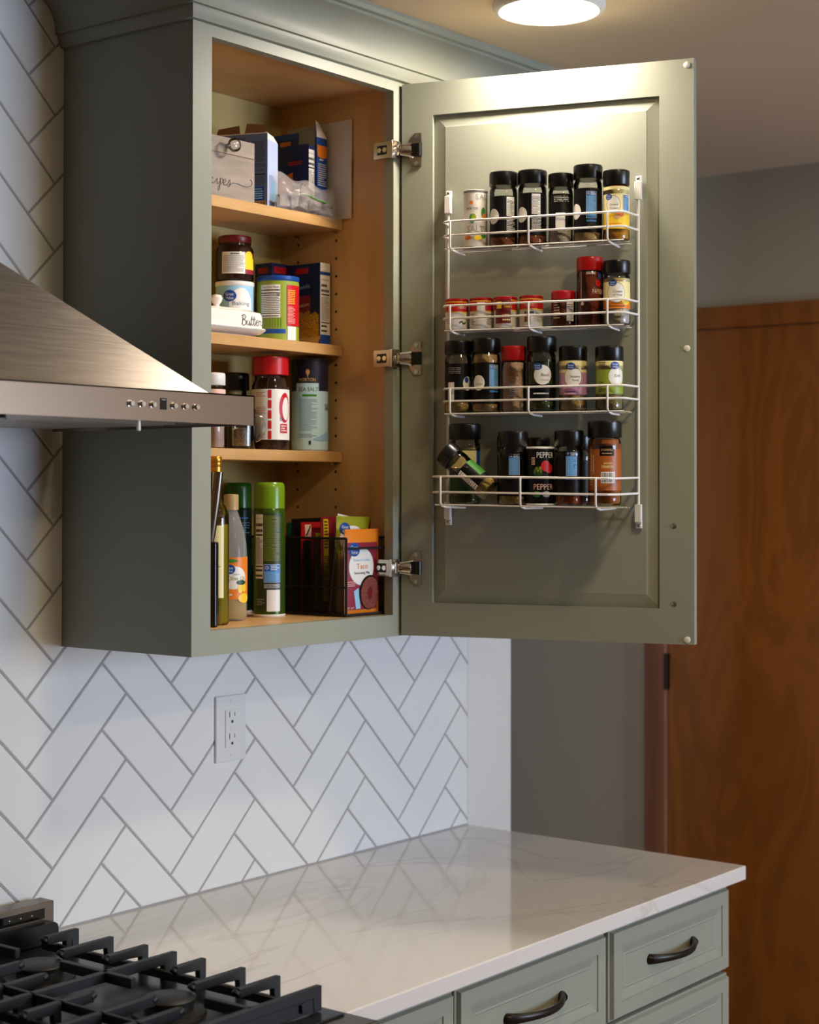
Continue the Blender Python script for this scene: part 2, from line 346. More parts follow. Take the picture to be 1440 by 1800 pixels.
# ------------------------------------------------------------------ room shell
struct(MB().box((-5.1, -4.6, -.1), (3.2, 2.2, 0), FLOORM).build('floor'))
struct(MB().box((-5.1, -4.6, 2.44), (3.2, 2.2, 2.5), CEIL).build('ceiling'))
wb = struct(MB().box((-5.1, .0045, 0), (1.2907, .12, 2.44), PAINT).build('wall_back'))
struct(MB().box((-5.1, -4.6, 0), (-5.0, .0045, 2.44), GREYW).build('wall_left'))
struct(MB().box((2.1, -4.6, 0), (2.2, -.87, 2.44), GREYW).box((2.1, .09, 0), (2.2, 2.2, 2.44), GREYW).box((2.1, -.87, 2.046), (2.2, .09, 2.44), GREYW).build('wall_right'))
struct(MB().box((-5.0, 2.1, 0), (2.1, 2.2, 2.44), GREYW).build('wall_hall'))
wf = MB().box((-5.0, -4.6, 0), (.5, -4.5, 2.44), GREYW).box((.5, -4.6, 0), (2.1, -4.5, .85), GREYW).box((.5, -4.6, 2.15), (2.1, -4.5, 2.44), GREYW)
struct(wf.build('wall_front'))
win = MB()
for a, b in (((.5, -4.58, .85), (.56, -4.5, 2.15)), ((2.04, -4.58, .85), (2.1, -4.5, 2.15)), ((1.27, -4.57, .85), (1.33, -4.51, 2.15)), ((.5, -4.58, .85), (2.1, -4.5, .91)), ((.5, -4.58, 2.09), (2.1, -4.5, 2.15))): win.box(a, b, WPLAST)
win = struct(win.build('window_1')); MB().box((.56, -4.56, .91), (2.04, -4.555, 2.09), DAYL).build('pane', win)
# tiles in herringbone on the back wall
MB().box((-.8, .0012, .9), (1.125, .0045, 2.44), GROUT).build('grout', wb)
PX, WW, X0, Z0 = .15925, .05552, .7241, 1.11695
SS = 2*WW
def clip(poly, f):
    out = []
    for i in range(len(poly)):
        a, b = poly[i-1], poly[i]; fa, fb = f(a), f(b)
        if (fa >= 0) != (fb >= 0):
            t = fa/(fa-fb); out.append((a[0]+(b[0]-a[0])*t, a[1]+(b[1]-a[1])*t))
        if fb >= 0: out.append(b)
    return out
def inset(poly, d):
    c = (sum(p[0] for p in poly)/len(poly), sum(p[1] for p in poly)/len(poly)); n = len(poly); L = []
    for i in range(n):
        a, b = poly[i], poly[(i+1) % n]; dx, dy = b[0]-a[0], b[1]-a[1]; l = math.hypot(dx, dy)
        if l < 1e-5: continue
        nx, ny = -dy/l, dx/l
        if (c[0]-a[0])*nx+(c[1]-a[1])*ny < 0: nx, ny = -nx, -ny
        L.append((nx, ny, nx*a[0]+ny*a[1]+d))
    P = poly
    for (nx, ny, k) in L: P = clip(P, lambda p: nx*p[0]+ny*p[1]-k)
    return P
for k in range(-10, 4):
    for n in range(-4, 18):
        xa, xb = X0+k*PX, X0+(k+1)*PX
        if k % 2 == 0:
            z = Z0+n*SS; poly = [(xa, z), (xa+WW, z+WW), (xb+WW, z-PX+WW), (xb, z-PX)]
        else:
            z = Z0+n*SS-PX; poly = [(xa, z+SS), (xa+WW, z+WW), (xb+WW, z+WW+PX), (xb, z+SS+PX)]
        P = inset(poly, .0021)
        for f in (lambda p: p[0]+.8, lambda p: 1.1235-p[0], lambda p: p[1]-.9165, lambda p: 2.438-p[1]):
            if len(P) > 2: P = clip(P, f)
        if len(P) < 3: continue
        if min(p[0] for p in P) > .02 and min(p[1] for p in P) > 1.40: continue
        if len(P) < 3 or (max(p[0] for p in P)-min(p[0] for p in P)) < .006: continue
        Q = inset(P, .0013)
        if len(Q) != len(P): Q = P
        m = len(P); vs = [(a, .003, b) for a, b in P]+[(a, .0011, b) for a, b in P]+[(a, 0, b) for a, b in Q]
        fs = [(i, (i+1) % m, m+(i+1) % m, m+i) for i in range(m)]+[(m+i, m+(i+1) % m, 2*m+(i+1) % m, 2*m+i) for i in range(m)]+[tuple(range(2*m, 3*m))]
        o = MB().add(vs, fs, TILE).build('tile', wb); fixnormals(o)
# wooden door in the right wall
d1 = struct(MB().box((2.092, -.807, .006), (2.13, .058, 2.0425), DOORW).build('door_1'))
cs = MB().box((2.078, .0615, 0), (2.1, .124, 2.097), CASING).build('casing', d1, .003)
MB().box((2.078, -.875, 0), (2.1, -.812, 2.097), CASING).build('casing', d1, .003)
MB().box((2.077, -.875, 2.0435), (2.1, .124, 2.099), DOORW).build('casing', d1, .003)
for z in (1.02+.14, .25, 1.85):
    hb = MB().box((2.082, .0545, z-.045), (2.093, .066, z+.045), BRONZE); hb.tube([(2.08, .060, z-.047), (2.08, .060, z+.047)], .005, BRONZE); hb.build('hinge', d1)
kn = MB().tube([(2.092, -.74, .95), (2.06, -.74, .95)], .012, BRONZE, 16); kn.tube([(2.062, -.74, .95), (2.035, -.74, .95)], [.024, .026], BRONZE, 20); kn.build('knob', d1)
struct(MB().box((2.088, .124, 0), (2.1, 2.1, .09), CASING).build('baseboard_right', None, .003))
# ------------------------------------------------------------------ upper cabinets
ZB, ZT, DD = 1.372, 2.3455, .297
def cabinet_box(name, label, x0, x1, root, stile=.041):
    fr = MB()
    fr.box((x0, -DD, ZB), (x0+stile, -.278, ZT), SAGE).box((x1-stile, -DD, ZB), (x1, -.278, ZT), SAGE)
    fr.box((x0+stile, -DD, ZB), (x1-stile, -.278, 1.4095), SAGE).box((x0+stile, -DD, 2.327), (x1-stile, -.278, ZT), SAGE)
    fr.build('face_frame', root)
    MB().box((x0, -.278, ZB), (x0+.019, 0, ZT+.09), SAGE, {'+x': MAPLE}).build('side_panel', root)
    MB().box((x1-.019, -.278, ZB), (x1, 0, ZT+.09), SAGE, {'-x': MAPLE}).build('side_panel', root)
    MB().box((x0+.019, -.012, 1.386), (x1-.019, 0, 2.344), MAPLEB).build('back_panel', root)
    MB().box((x0+.019, -.278, 1.386), (x1-.019, -.012, 1.4095), MAPLE, {'-z': SAGE}).build('bottom_panel', root)
    MB().box((x0+.019, -.278, 2.3365), (x1-.019, -.012, 2.344), MAPLE).build('top_panel', root)
cab = thing('wall_cabinet', 'sage green wall cabinet standing open, filled with pantry goods', 'cabinet')
cabinet_box('wall_cabinet', '', 0, .533, cab)
SH = (2.116, 1.888, 1.6965)
for z in SH:
    MB().box((.0205, -.163, z-.0187), (.5125, -.0135, z), MAPLE, {'-y': MEDGE}).build('shelf', cab, .0006)
ph = MB()
for x, sx in ((.5139, -1), (.0191, 1)):
    for y in (-.147, -.055):
        for i in range(-1, 24):
            z = 1.5+i*.0322
            if z > 2.27: continue
            ph.tube([(x, y, z), (x+sx*.0004, y, z)], .0026, SLOT, 8)
struct(ph.build('shelf_pin_holes', cab), 'stuff')
for z in SH:
    for x in (.507,):
        for y in (-.147, -.055): MB().tube([(x-.004, y, z-.0215), (.5135, y, z-.0215)], .0025, NICKEL, 8).build('shelf_pin', cab)
# open door, built closed-local: x along the door from the hinge edge, -y out of its inner face
P0 = Vector((.5080, -.3029, 0)); E3 = Vector((.28684, -.95798, 0)); NN = Vector((-.95798, -.28684, 0)); DA = math.atan2(E3.y, E3.x)
DW, D0, D1 = .5175, 1.3735, 2.3400
def door_panel(parent, w, z0, z1, fw, loc, rot, depth=.019):
    d = MB(); a, b = .0587, .0587
    d.box((0, 0, z0), (fw, depth, z1), SAGE).box((w-fw, 0, z0), (w, depth, z1), SAGE)
    d.box((fw, 0, z0), (w-fw, depth, z0+fw), SAGE).box((fw, 0, z1-fw), (w-fw, depth, z1), SAGE)
    dd = d.build('door', parent, 0, loc=loc, rot=rot)
    p = MB(); x0, x1, y0, y1 = fw, w-fw, z0+fw, z1-fw; i = .021
    vs = [(x0, .0085, y0), (x1, .0085, y0), (x1, .0085, y1), (x0, .0085, y1), (x0+i, .0035, y0+i), (x1-i, .0035, y0+i), (x1-i, .0035, y1-i), (x0+i, .0035, y1-i)]
    vs += [(x0+i+.0015, .0027, y0+i+.0015), (x1-i-.0015, .0027, y0+i+.0015), (x1-i-.0015, .0027, y1-i-.0015), (x0+i+.0015, .0027, y1-i-.0015)]
    fs = [(0, 1, 5, 4), (1, 2, 6, 5), (2, 3, 7, 6), (3, 0, 4, 7), (4, 5, 9, 8), (5, 6, 10, 9), (6, 7, 11, 10), (7, 4, 8, 11), (8, 9, 10, 11)]
    p.add(vs, fs, SAGE); p.box((x0, .0095, y0), (x1, .015, y1), SAGE); p.build('panel', dd)
    return dd
door = door_panel(cab, DW, D0, D1, .058, P0, DA)
for z in (2.2226, 1.8575, 1.4916):
    h = MB()
    h.prism([(.0135, z-.009), (.017, z-.020), (.024, z-.029), (.0375, z-.029), (.0375, z+.029), (.024, z+.029), (.017, z+.020), (.0135, z+.009)], -.0014, 0, NICKEL, 'y')
    h.prism([(.024, z+.0175), (.0375, z+.0175), (.0375, z+.029), (.024, z+.029)], -.0034, -.0014, NICKEL, 'y'); h.prism([(.024, z-.029), (.0375, z-.029), (.0375, z-.0175), (.024, z-.0175)], -.0034, -.0014, NICKEL, 'y')
    for s in (-1, 1): h.tube([(.029, -.0034, z+s*.0235), (.029, -.0052, z+s*.0235)], .0036, CHROME, 12)
    h.prism([(.014, z-.011), (.036, z-.011), (.036, z+.011), (.014, z+.011)], -.006, -.001, BLACKP, 'y')
    h.tube([(.0335, -.003, z-.011), (.0335, -.003, z+.011)], .0052, BLACKP, 12)
    h.tube([(.019, -.004, z), (.009, -.0095, z), (.001, -.0125, z), (-.006, -.011, z)], [.0085, .0075, .007, .0065], CHROME, 10, flat=.45, up=(0, 0, 1))
    for s in (-1, 1): h.tube([(.02, -.004, z+s*.0105), (.012, -.008, z+s*.009), (.002, -.0135, z+s*.0075)], .0022, CHROME, 8)
    h.tube([(-.004, -.011, z-.009), (-.004, -.011, z+.009)], .0042, NICKEL, 12)
    hh = h.build('hinge', door)
    g = MB()    # frame mount clipped round the inner edge of the stile, in world axes
    g.box((.480, -.2975, z-.0145), (.4919, -.262, z+.0145), NICKEL).box((.480, -.3035, z-.0155), (.5035, -.2975, z+.0155), NICKEL)
    g.box((.4795, -.291, z-.008), (.4801, -.270, z+.008), SLOT)
    for s in (-1, 1): g.tube([(.4797, -.281+s*.006, z), (.4785, -.281+s*.006, z)], .0045, CHROME, 12)
    g.box((.4995, -.3065, z-.0085), (.5035, -.3035, z+.0085), CHROME)
    g.build('hinge_mount', cab, .0008)
for s, z in ((.5055, 2.3295), (.5055, 1.861), (.5055, 1.3815)):
    MB().lathe([(.0055, 0), (.005, .0016), (.0032, .0026)], RUBBER, 16).build('bumper', door).matrix_local = Matrix.Translation((s, 0, z)) @ Matrix.Rotation(PI/2, 4, 'X')
for s, z in ((.484, 1.5684), (.484, 1.4397)):
    MB().lathe([(.0045, 0), (.004, .0013), (.002, .002)], NICKEL, 14).build('screw', door).matrix_local = Matrix.Translation((s, 0, z)) @ Matrix.Rotation(PI/2, 4, 'X')
cab2 = thing('wall_cabinet', 'closed sage green wall cabinet behind the open door', 'cabinet', (.534, 0, 0))
cab2.location = (0, 0, 0)
cabinet_box('', '', .5335, 1.125, cab2)
door_panel(cab2, .555, 1.385, 2.33, .058, (.556, -.3175, 0), 0)
# crown moulding
prof = [(0, 2.3455), (.007, 2.3465), (.010, 2.353), (.0135, 2.360), (.0135, 2.3655), (.0185, 2.3665), (.0185, 2.3725), (.0195, 2.382), (.0245, 2.396), (.034, 2.409), (.046, 2.418), (.0525, 2.421), (.0535, 2.4255), (.060, 2.4275), (.0635, 2.434), (.0635, 2.44)]
cm = MB(); vs = []
for o_, z in prof: vs += [(-o_, -.0002, z), (-o_, -DD-o_, z), (1.125+o_, -DD-o_, z), (1.125+o_, -.0002, z)]
n = len(prof); fs = [(4*j+i, 4*j+i+1, 4*j+5+i, 4*j+4+i) for j in range(n-1) for i in range(3)]
cm.add(vs, fs, SAGE, True); cm.box((.0005, -DD+.0005, 2.3458), (1.1245, -.279, 2.4395), SAGE)
crown = struct(cm.build('trim_1')); crown.data.set_sharp_from_angle(angle=math.radians(28)); crown['label'] = 'sage green crown moulding along the cabinet tops at the ceiling'
# ------------------------------------------------------------------ ceiling light
cl = thing('ceiling_light', 'round white recessed ceiling light above the open cabinet door', 'light', (.545, -.587, 2.44))
MB().lathe([(.095, 0), (.095, -.004), (.091, -.011), (.085, -.013), (.0815, -.011), (.0815, -.006), (.0815, 0)], WPLAST, 64, caps=False).build('trim_ring', cl)
MB().lathe([(.0812, -.0085), (.0812, -.0105), (.0001, -.0115)], LENS, 64).build('lens', cl)
for (lx, ly) in LIGHTS[1:]:
    t = thing('ceiling_light', {.12: 'recessed ceiling light in front of the range hood', -.15: 'recessed ceiling light over the middle of the kitchen', 1.25: 'recessed ceiling light nearer the kitchen window', -2.4: 'recessed ceiling light in the far rear corner'}[lx], 'light', (lx, ly, 2.44), 0, 'ceiling lights behind the camera')
    MB().lathe([(.095, 0), (.095, -.004), (.091, -.011), (.085, -.013), (.0815, -.011), (.0815, 0)], WPLAST, 32, caps=False).build('trim_ring', t); MB().lathe([(.0812, -.0085), (.0812, -.0105)], LENS, 32).build('lens', t)
# ------------------------------------------------------------------ range hood
hood = thing('range_hood', 'stainless steel chimney range hood with front buttons beside the cabinet', 'range hood')
XL, XR_, YF, HZ0, HZ1 = -.782, -.0185, -.4445, 1.7205, 1.7640
lip = MB(); lip.box((XL, YF, HZ0), (XR_, YF+.002, HZ1), STEEL).box((XL, YF, HZ0), (XL+.002, 0, HZ1), STEEL).box((XR_-.002, YF, HZ0), (XR_, 0, HZ1), STEEL).box((XL, YF, HZ1-.002), (XR_, YF+.05, HZ1), STEEL).box((XL, -.02, HZ1-.002), (XR_, 0, HZ1), STEEL)
lip.box((XR_-.05, YF, HZ1-.002), (XR_, 0, HZ1), STEEL).box((XL, YF, HZ1-.002), (XL+.05, 0, HZ1), STEEL)
lip.build('lip', hood)
c0, c1, cf, cz = -.527, -.275, -.172, 1.960
MB().add([(XL+.042, YF+.042, HZ1), (XR_-.042, YF+.042, HZ1), (XR_-.042, -.001, HZ1), (XL+.042, -.001, HZ1), (c0, cf, cz), (c1, cf, cz), (c1, -.001, cz), (c0, -.001, cz)], [(0, 1, 5, 4), (1, 2, 6, 5), (2, 3, 7, 6), (3, 0, 4, 7)], BRUSH).build('canopy', hood, .002)
MB().box((c0, cf, cz), (c1, -.001, 2.4395), BRUSH).build('chimney', hood, .001)
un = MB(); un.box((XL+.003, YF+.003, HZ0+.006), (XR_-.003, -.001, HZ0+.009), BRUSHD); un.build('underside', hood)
for i in range(2):
    x0 = XL+.06+i*.33; fm = MB(); fm.box((x0, YF+.1, HZ0+.001), (x0+.31, -.06, HZ0+.0058), BRUSHD)
    for j in range(14): fm.box((x0+.012, YF+.112+j*.019, HZ0+.0002), (x0+.298, YF+.12+j*.019, HZ0+.001), BRUSHD)
    fm.build('filter', hood)
for i, x in enumerate((-.2624, -.2420, -.2216, -.1818, -.1600, -.1387)):
    b = MB().lathe([(.0052, 0), (.0052, .0008), (.0042, .001), (.0042, .004), (.0034, .0048)], CHROME, 18).build('button', hood); b.matrix_local = Matrix.Translation((x, YF, 1.7425)) @ Matrix.Rotation(PI/2, 4, 'X')
dsp = MB().box((-.2078, YF-.0006, 1.7365), (-.1958, YF, 1.7525), BLACKG); dsp.box((-.2055, YF-.0009, 1.7495), (-.198, YF-.0006, 1.7508), GREYP); dsp.build('display', hood)
MB().lathe([(.0028, 1.7065), (.0032, 1.710), (.0026, 1.7235)], WPLAST, 12, -.2422, YF+.006).build('hanging_pin', hood)
# ------------------------------------------------------------------ countertop and base cabinets
ct = MB().box((-.0605, -.654, .887), (1.125, .003, .914), QUARTZ).build('countertop', None, .0025, 3)
tag(ct, 'white veined quartz countertop running from the range to its free end', 'countertop')
def front(mb_parent, x0, x1, z0, z1, name, hz=None):
    m = MB(); y = -.6255; m.box((x0, y, z0), (x1, -.6125, z1), SAGE)
    f = m.build(name, mb_parent, .002, 2)
    # raised frame: step, moulding slope, flat centre, made as rings standing proud of the slab
    q = MB(); rings = [(0.006, y-.0001), (.007, y-.003), (.031, y-.003), (.0318, y-.0008), (.036, y-.0008), (.050, y+.0005-.002)]
    rings = [(.004, y-.0001), (.0065, y-.0075), (.0305, y-.0075), (.0312, y-.0052), (.0355, y-.0046), (.0475, y-.0012), (.0505, y-.0022), (.0525, y-.0012)]
    vs = []
    for ins, yy in rings: vs += [(x0+ins, yy, z0+ins), (x1-ins, yy, z0+ins), (x1-ins, yy, z1-ins), (x0+ins, yy, z1-ins)]
    k = len(rings); fs = [(4*j+i, 4*j+(i+1) % 4, 4*j+4+(i+1) % 4, 4*j+4+i) for j in range(k-1) for i in range(4)]; fs.append((4*k-4, 4*k-3, 4*k-2, 4*k-1))
    q.add(vs, fs, SAGE); q.build('raised_frame', f)
    if hz is not None:
        cx = (x0+x1)/2; p = []; r = []; N = 16
        for i in range(N+1):
            t = i/N; p.append((cx-.078+.156*t, y-.002-.030*math.sin(PI*t)**.75, hz)); r.append(.0062 + .0035*abs(2*t-1)**3)
        h = MB().tube(p, r, BRONZE, 10, flat=.62, up=(0, 0, 1))
        for s in (-1, 1): h.tube([(cx+s*.078, y+.0005, hz), (cx+s*.078, y-.004, hz), (cx+s*.075, y-.008, hz)], [.0098, .009, .0075], BRONZE, 12)
        h.build('handle', f)
    return f
def base(label, x0, x1, fx0, fx1, drawers=True):
    b = thing('base_cabinet', label, 'cabinet', (0, 0, 0), 0, 'base cabinets under the countertop')
    MB().box((x0, -.612, .1), (x1, 0, .8868), SAGE).build('carcass', b, .001)
    MB().box((x0+.002, -.545, 0), (x1-.002, -.02, .1), SAGE).build('toe_kick', b)
    front(b, fx0, fx1, .719, .8765, 'drawer', .799)
    if drawers:
        front(b, fx0, fx1, .42, .7125, 'drawer', .63); front(b, fx0, fx1, .115, .4135, 'drawer', .33)
    else: front(b, fx0, fx1, .115, .7125, 'cabinet_door')
    return b
base('narrow sage green base cabinet right beside the black range', -.0585, .2265, -.055, .2225, False)
base('middle sage green base cabinet with a bronze drawer handle', .2267, .6635, .2295, .6565)
base('sage green base cabinet at the free end of the countertop', .6637, 1.1035, .6705, 1.100)
# ------------------------------------------------------------------ outlet
ol = thing('wall_outlet', 'white double wall outlet on the herringbone tile backsplash', 'outlet', (.3915, 0, 1.198))
MB().box((-.0385, -.0055, -.0595), (.0385, 0, .0595), WPLAST).build('cover_plate', ol, .002, 3)
rc = MB().box((-.0168, -.0075, -.0335), (.0168, -.0054, .0335), WPLAST)
for s in (-1, 1):
    z = s*.0195; rc.box((-.0078, -.0078, z+.001), (-.0058, -.0074, z+.011), SLOT).box((.0055, -.0078, z+.0025), (.0072, -.0074, z+.0095), SLOT)
    rc.tube([(0, -.0074, z-.007), (0, -.0078, z-.007)], .0028, SLOT, 12)
rc.box((-.006, -.0082, .0015), (.006, -.0075, .0045), WPLAST).box((-.006, -.0082, -.0045), (.006, -.0075, -.0015), WPLAST)
rc.build('receptacle', ol, .0004, 1)
for z in (-.0485, .0485): MB().tube([(0, -.0054, z), (0, -.0062, z)], .0034, WPLAST, 14).build('screw', ol)
# ------------------------------------------------------------------ gas range
rg = thing('gas_range', 'black gas range with cast iron grates and stainless trim', 'range')
RX0, RX1 = -.823, -.0615
MB().box((RX0, -.66, .06), (RX1, -.02, .9045), BRUSHD).build('body', rg, .002)
MB().box((RX0, -.715, .9045), (RX1, -.012, .9165), BRUSHD).build('cooktop_trim', rg, .003, 3)
MB().box((RX0+.02, -.665, .9165), (RX1-.012, -.075, .9195), ENAMEL).build('cooktop', rg, .002)
MB().box((RX0+.02, -.695, .115), (RX1-.02, -.66, .72), BLACKG).build('oven_door', rg, .004).data.materials[0] = BLACKG
MB().tube([(RX0+.08, -.745, .70), (RX1-.08, -.745, .70)], .011, BRUSH, 16).box((RX0+.09, -.745, .692), (RX0+.11, -.695, .708), BRUSH).box((RX1-.11, -.745, .692), (RX1-.09, -.695, .708), BRUSH).build('oven_handle', rg)
MB().box((RX0, -.712, .73), (RX1, -.66, .9045), BRUSHD).build('control_panel', rg, .004)
for i in range(5):
    k = MB().lathe([(.024, 0), (.022, .012), (.019, .028)], BRUSH, 24).build('knob', rg); k.matrix_local = Matrix.Translation((-.75+i*.155, -.712, .82)) @ Matrix.Rotation(PI/2, 4, 'X')
gd = MB().box((RX0, -.049, .9165), (-.0555, -.0165, .9785), BRUSHD).build('back_guard', rg, .0015)
dp_ = MB().box((RX0+.03, -.0495, .9535), (-.0745, -.0487, .9695), BLACKG)
for i in range(12):
    x = -.10-i*.022
    dp_.box((x-.001, -.0498, .9615), (x+.001, -.0495, .963), WHITE)
dp_.build('touch_display', rg)
bl = MB(); pts = [(-.5+.0, .9195), (-.0655, .9195), (-.0655, .9415), (-.0675, .9475), (-.073, .951), (-.5, .951)]
bl.prism(pts, -.072, -.051, ENAMEL, 'y').prism([(RX0+.008, .9195), (-.5, .9195), (-.5, .951), (RX0+.008, .951)], -.072, -.051, ENAMEL, 'y').build('vent_trim', rg)
FY = [-.140, -.218, -.293, -.353, -.412, -.490, -.556, -.631]
def grate(xr, xl, mirror=False):
    g = MB(); mx = xr-.135; zt, h, t = .955, .024, .0048
    def bar(xa, xb, y, foot=True):
        # finger with a dropped foot at its outer end
        g.prism([(xa, zt-h*.55), (xa, zt), (xb, zt), (xb, zt-h-.010), (xb-.012, zt-h-.010), (xb-.014, zt-h*.62), (xb-.04, zt-h*.55)] if foot else [(xa, zt-h*.6), (xa, zt), (xb, zt), (xb, zt-h*.6)], y-t, y+t, IRON, 'y')
    ri = [.062, .098, .078, None, .058, .100, .082, None]
    for y, d in zip(FY, ri):
        if d is None:
            g.prism([(xl, zt-h*.6), (xl, zt), (xr, zt), (xr, zt-h-.010), (xr-.016, zt-h-.010), (xr-.018, zt-h*.62)], y-t, y+t, IRON, 'y')
            if y < -.6: g.prism([(xl, .9215), (xl, zt-.004), (xr-.0005, zt-.004), (xr-.0005, .9215)], y-t*.8, y+t*.8, IRON, 'y')
        else:
            bar(xr-d, xr, y)
            g.prism([(xl, zt-h*.6), (xl, zt), (xl+d*.92, zt), (xl+d*.92, zt-h*.6)], y-t, y+t, IRON, 'y')
            g.tube([(xl+d*.92-.004, y, zt-.008), (xl+d*.92+.004, y, zt-.004)], .0062, IRON, 10)
            g.tube([(xr-d, y, zt-.004), (xr-d-.004, y, zt-.008)], .0062, IRON, 10)
    for a, b in ((-.10, -.165), (-.262, -.41), (-.55, -.631)):
        g.prism([(a, zt-h*.6), (b, zt-h*.6), (b, zt), (a, zt)], mx-t, mx+t, IRON, 'x')
    g.prism([(-.095, zt-h*.6), (-.645, zt-h*.6), (-.645, zt-.0015), (-.095, zt-.0015)], xl, xl+.006, IRON, 'x')
    g.prism([(-.110, zt-h-.004), (-.640, zt-h-.004), (-.640, zt-h+.008), (-.110, zt-h+.008)], xr-.045, xr-.037, IRON, 'x')
    for x in (xr-.02, xl+.01):
        for y in (FY[0], FY[3]): g.box((x-.006, y-.005, .9195), (x+.006, y+.005, zt-.01), IRON)
    fixnormals(g.build('grate', rg, .0011, 2))
grate(-.087, -.352); grate(-.3545, -.585); grate(-.5875, -.815)
for x in (-.222, -.47, -.70):
    for y in (-.214, -.48):
        b = MB(); b.lathe([(.052, .9195), (.05, .924), (.034, .926), (.032, .934), (.036, .935), (.036, .9405), (.033, .943), (.001, .9435)], IRON, 40, x, y); b.build('burner', rg)
# ------------------------------------------------------------------ spice rack, local frame of the open door
def DP(s, t, z): p = P0+E3*s+NN*t; return (p.x, p.y, z)
rack = thing('spice_rack', 'white wire spice rack of four baskets screwed inside the open door', 'rack', (P0.x, P0.y, 0), DA)
RL, RR = .0895, .4258
for s, zt, zb_ in ((RL, 2.118, 1.595), (RR, 2.122, 1.592)):
    MB().tube([(s, -.0075, zb_), (s, -.0075, zt)], .0024, WIRE, 10).build('rail', rack)
    for z, sg in ((zt, 1), (zb_, -1)):
        b = MB(); b.box((s-.0055, -.013, min(z-.012*sg, z+.018*sg)), (s+.0055, -.003, max(z-.012*sg, z+.018*sg)), WPLAST)
        b.box((s-.005, -.006, min(z+.014*sg, z+.028*sg)), (s+.005, -.0003, max(z+.014*sg, z+.028*sg)), WPLAST)
        b.tube([(s, -.006, z+.023*sg), (s, -.0078, z+.023*sg)], .003, NICKEL, 12); b.build('bracket', rack, .0015, 2)
BASKETS = [(.0985, .4195, .065, 2.083, 2.0592, 2.0365, 0), (.0985, .4195, .065, 1.940, 1.9185, 1.8975, 0), (.0985, .4195, .065, 1.799, 1.7778, 1.7565, 0), (.1005, .4135, .116, 1.648, 1.622, 1.6008, -.004)]
WR = .0019
for (a, b, t, z1, z2, zf, tl) in BASKETS:
    g = MB()
    def Z(s, z): return z + tl*(s-.26)/.32*2*.5
    for z in (z1, z2):
        k = .012
        pts = [(RL, -.010, z), (a-.004+k*.0, -.016, z), (a, -t+k, z), (a+k*.4, -t+k*.3, Z(a, z)), (a+k, -t, Z(a, z)), (b-k, -t, Z(b, z)), (b-k*.3, -t+k*.4, Z(b, z)), (RR, -.0105, z)]
        if tl: pts = [(RL, -.010, z), (a-.006, -.03, z), (a-.002, -t+k, Z(a, z)), (a+k, -t, Z(a, z)), (b-k, -t, Z(b, z)), (b-k*.2, -t+k, Z(b, z)), (RR, -.0105, z)]
        g.tube(pts, WR, WIRE, 8)
    for s in (a+.016, a+.155, b-.031):
        g.tube([(s, -t-.0025, Z(s, z1)), (s, -t-.0025, Z(s, zf+.004)), (s+.001, -t+.001, Z(s, zf-.001)), (s+.004, -t+.012, Z(s, zf-.0035)), (s+.004, -.006, zf-.0035)], WR, WIRE, 8)
    nf = 3 if not tl else 10
    for i in range(nf):
        y = -t-.001+(t-.012)*i/(nf-1)*1.0; g.tube([(a+.006, y, Z(a, zf)), (b-.004+(.003 if i % 2 else 0), y, Z(b, zf))], .0012, WIRE, 6)
    g.build('basket', rack)
# ------------------------------------------------------------------ jars
def body_profile(r, h, kind='gv'):
    if kind == 'gv': return [(r*.90, 0), (r*.985, .0035), (r*.985, .013), (r*.955, .016), (r*.955, h*.80), (r*.985, h*.83), (r*.97, h*.93), (r*.86, h*.985), (r*.86, h)]
    if kind == 'straight': return [(r*.93, 0), (r, .003), (r, h-.004), (r*.93, h)]
    if kind == 'neck': return [(r*.9, 0), (r, .004), (r, h*.80), (r*.97, h*.86), (r*.84, h*.93), (r*.84, h)]
def jar(name, label, cat, pos, r, H, cap_h, cap=BLACKP, content=C_BROWN, fill=.9, kind='gv', lab=None, group=None, rz=None, body=PETG, ribs=True, capr=1.0, solid=False, off=0):
    rz = facing(pos[0], pos[1])+off if rz is None else rz
    j = thing(name, label, cat, pos, rz, group); hb = H-cap_h
    MB().lathe(body_profile(r, hb, kind), body, 36).build('body', j)
    if not solid:
        f = hb*fill; rr = r*.91
        MB().lathe([(rr*.93, .0028), (rr, .006), (rr, f-.002), (rr*.8, f)] if f < hb*.82 else [(rr*.93, .0028), (rr, .006), (rr, hb*.82), (r*.80, f)], content, 28).build('contents', j)
    c = r*capr; sg = 72 if ribs else 36
    cp = MB().lathe([(c*.97, hb-.001), (c, hb), (c, H-.003)], cap, sg, ribs=1 if ribs else 0, ribd=.02); cp.lathe([(c*.985, H-.0032), (c*.97, H-.0008), (c*.9, H), (c*.3, H-.0006)], cap, 36); cp.build('cap', j)
    if lab:
        L = Label(cyl(r*.955+.0001 if kind == 'gv' else r+.0001)); lab(L); L.build(j)
    return j
# label designs (mm; u across, v up from the jar's foot)
def gv_black(disc_u, info_u=None, info_v=(30, 70), top=82, bot=15, words=None, nutri=None, bar=None):
    def f(L):
        L.r(-38, 38, bot, top, BLACK)
        if disc_u is not None:
            L.e(disc_u, 50, 11, 13, WHITE)
            if words: L.t(words[0], disc_u+1, 48, 12, 3.6, INK); L.t(words[1], disc_u+2, 42, 11, 2.4, GREYP)
        if info_u is not None: L.info(info_u-8.5, info_u+8.5, info_v[0], info_v[1]); L.r(info_u-8.5, info_u+8.5, info_v[0]-6, info_v[0]-3, SKY)
        if nutri is not None: L.nutri(nutri-7, nutri+8, 50, top-2); L.L(nutri-7, nutri+9, 24, 48, 10, WHITE, .4)
        if bar is not None: L.L(-12, 14, top-14, top-3, 4, WHITE, .35); L.B(bar-8, bar+8, 22, 50, INK, WHITE, True)
    return f
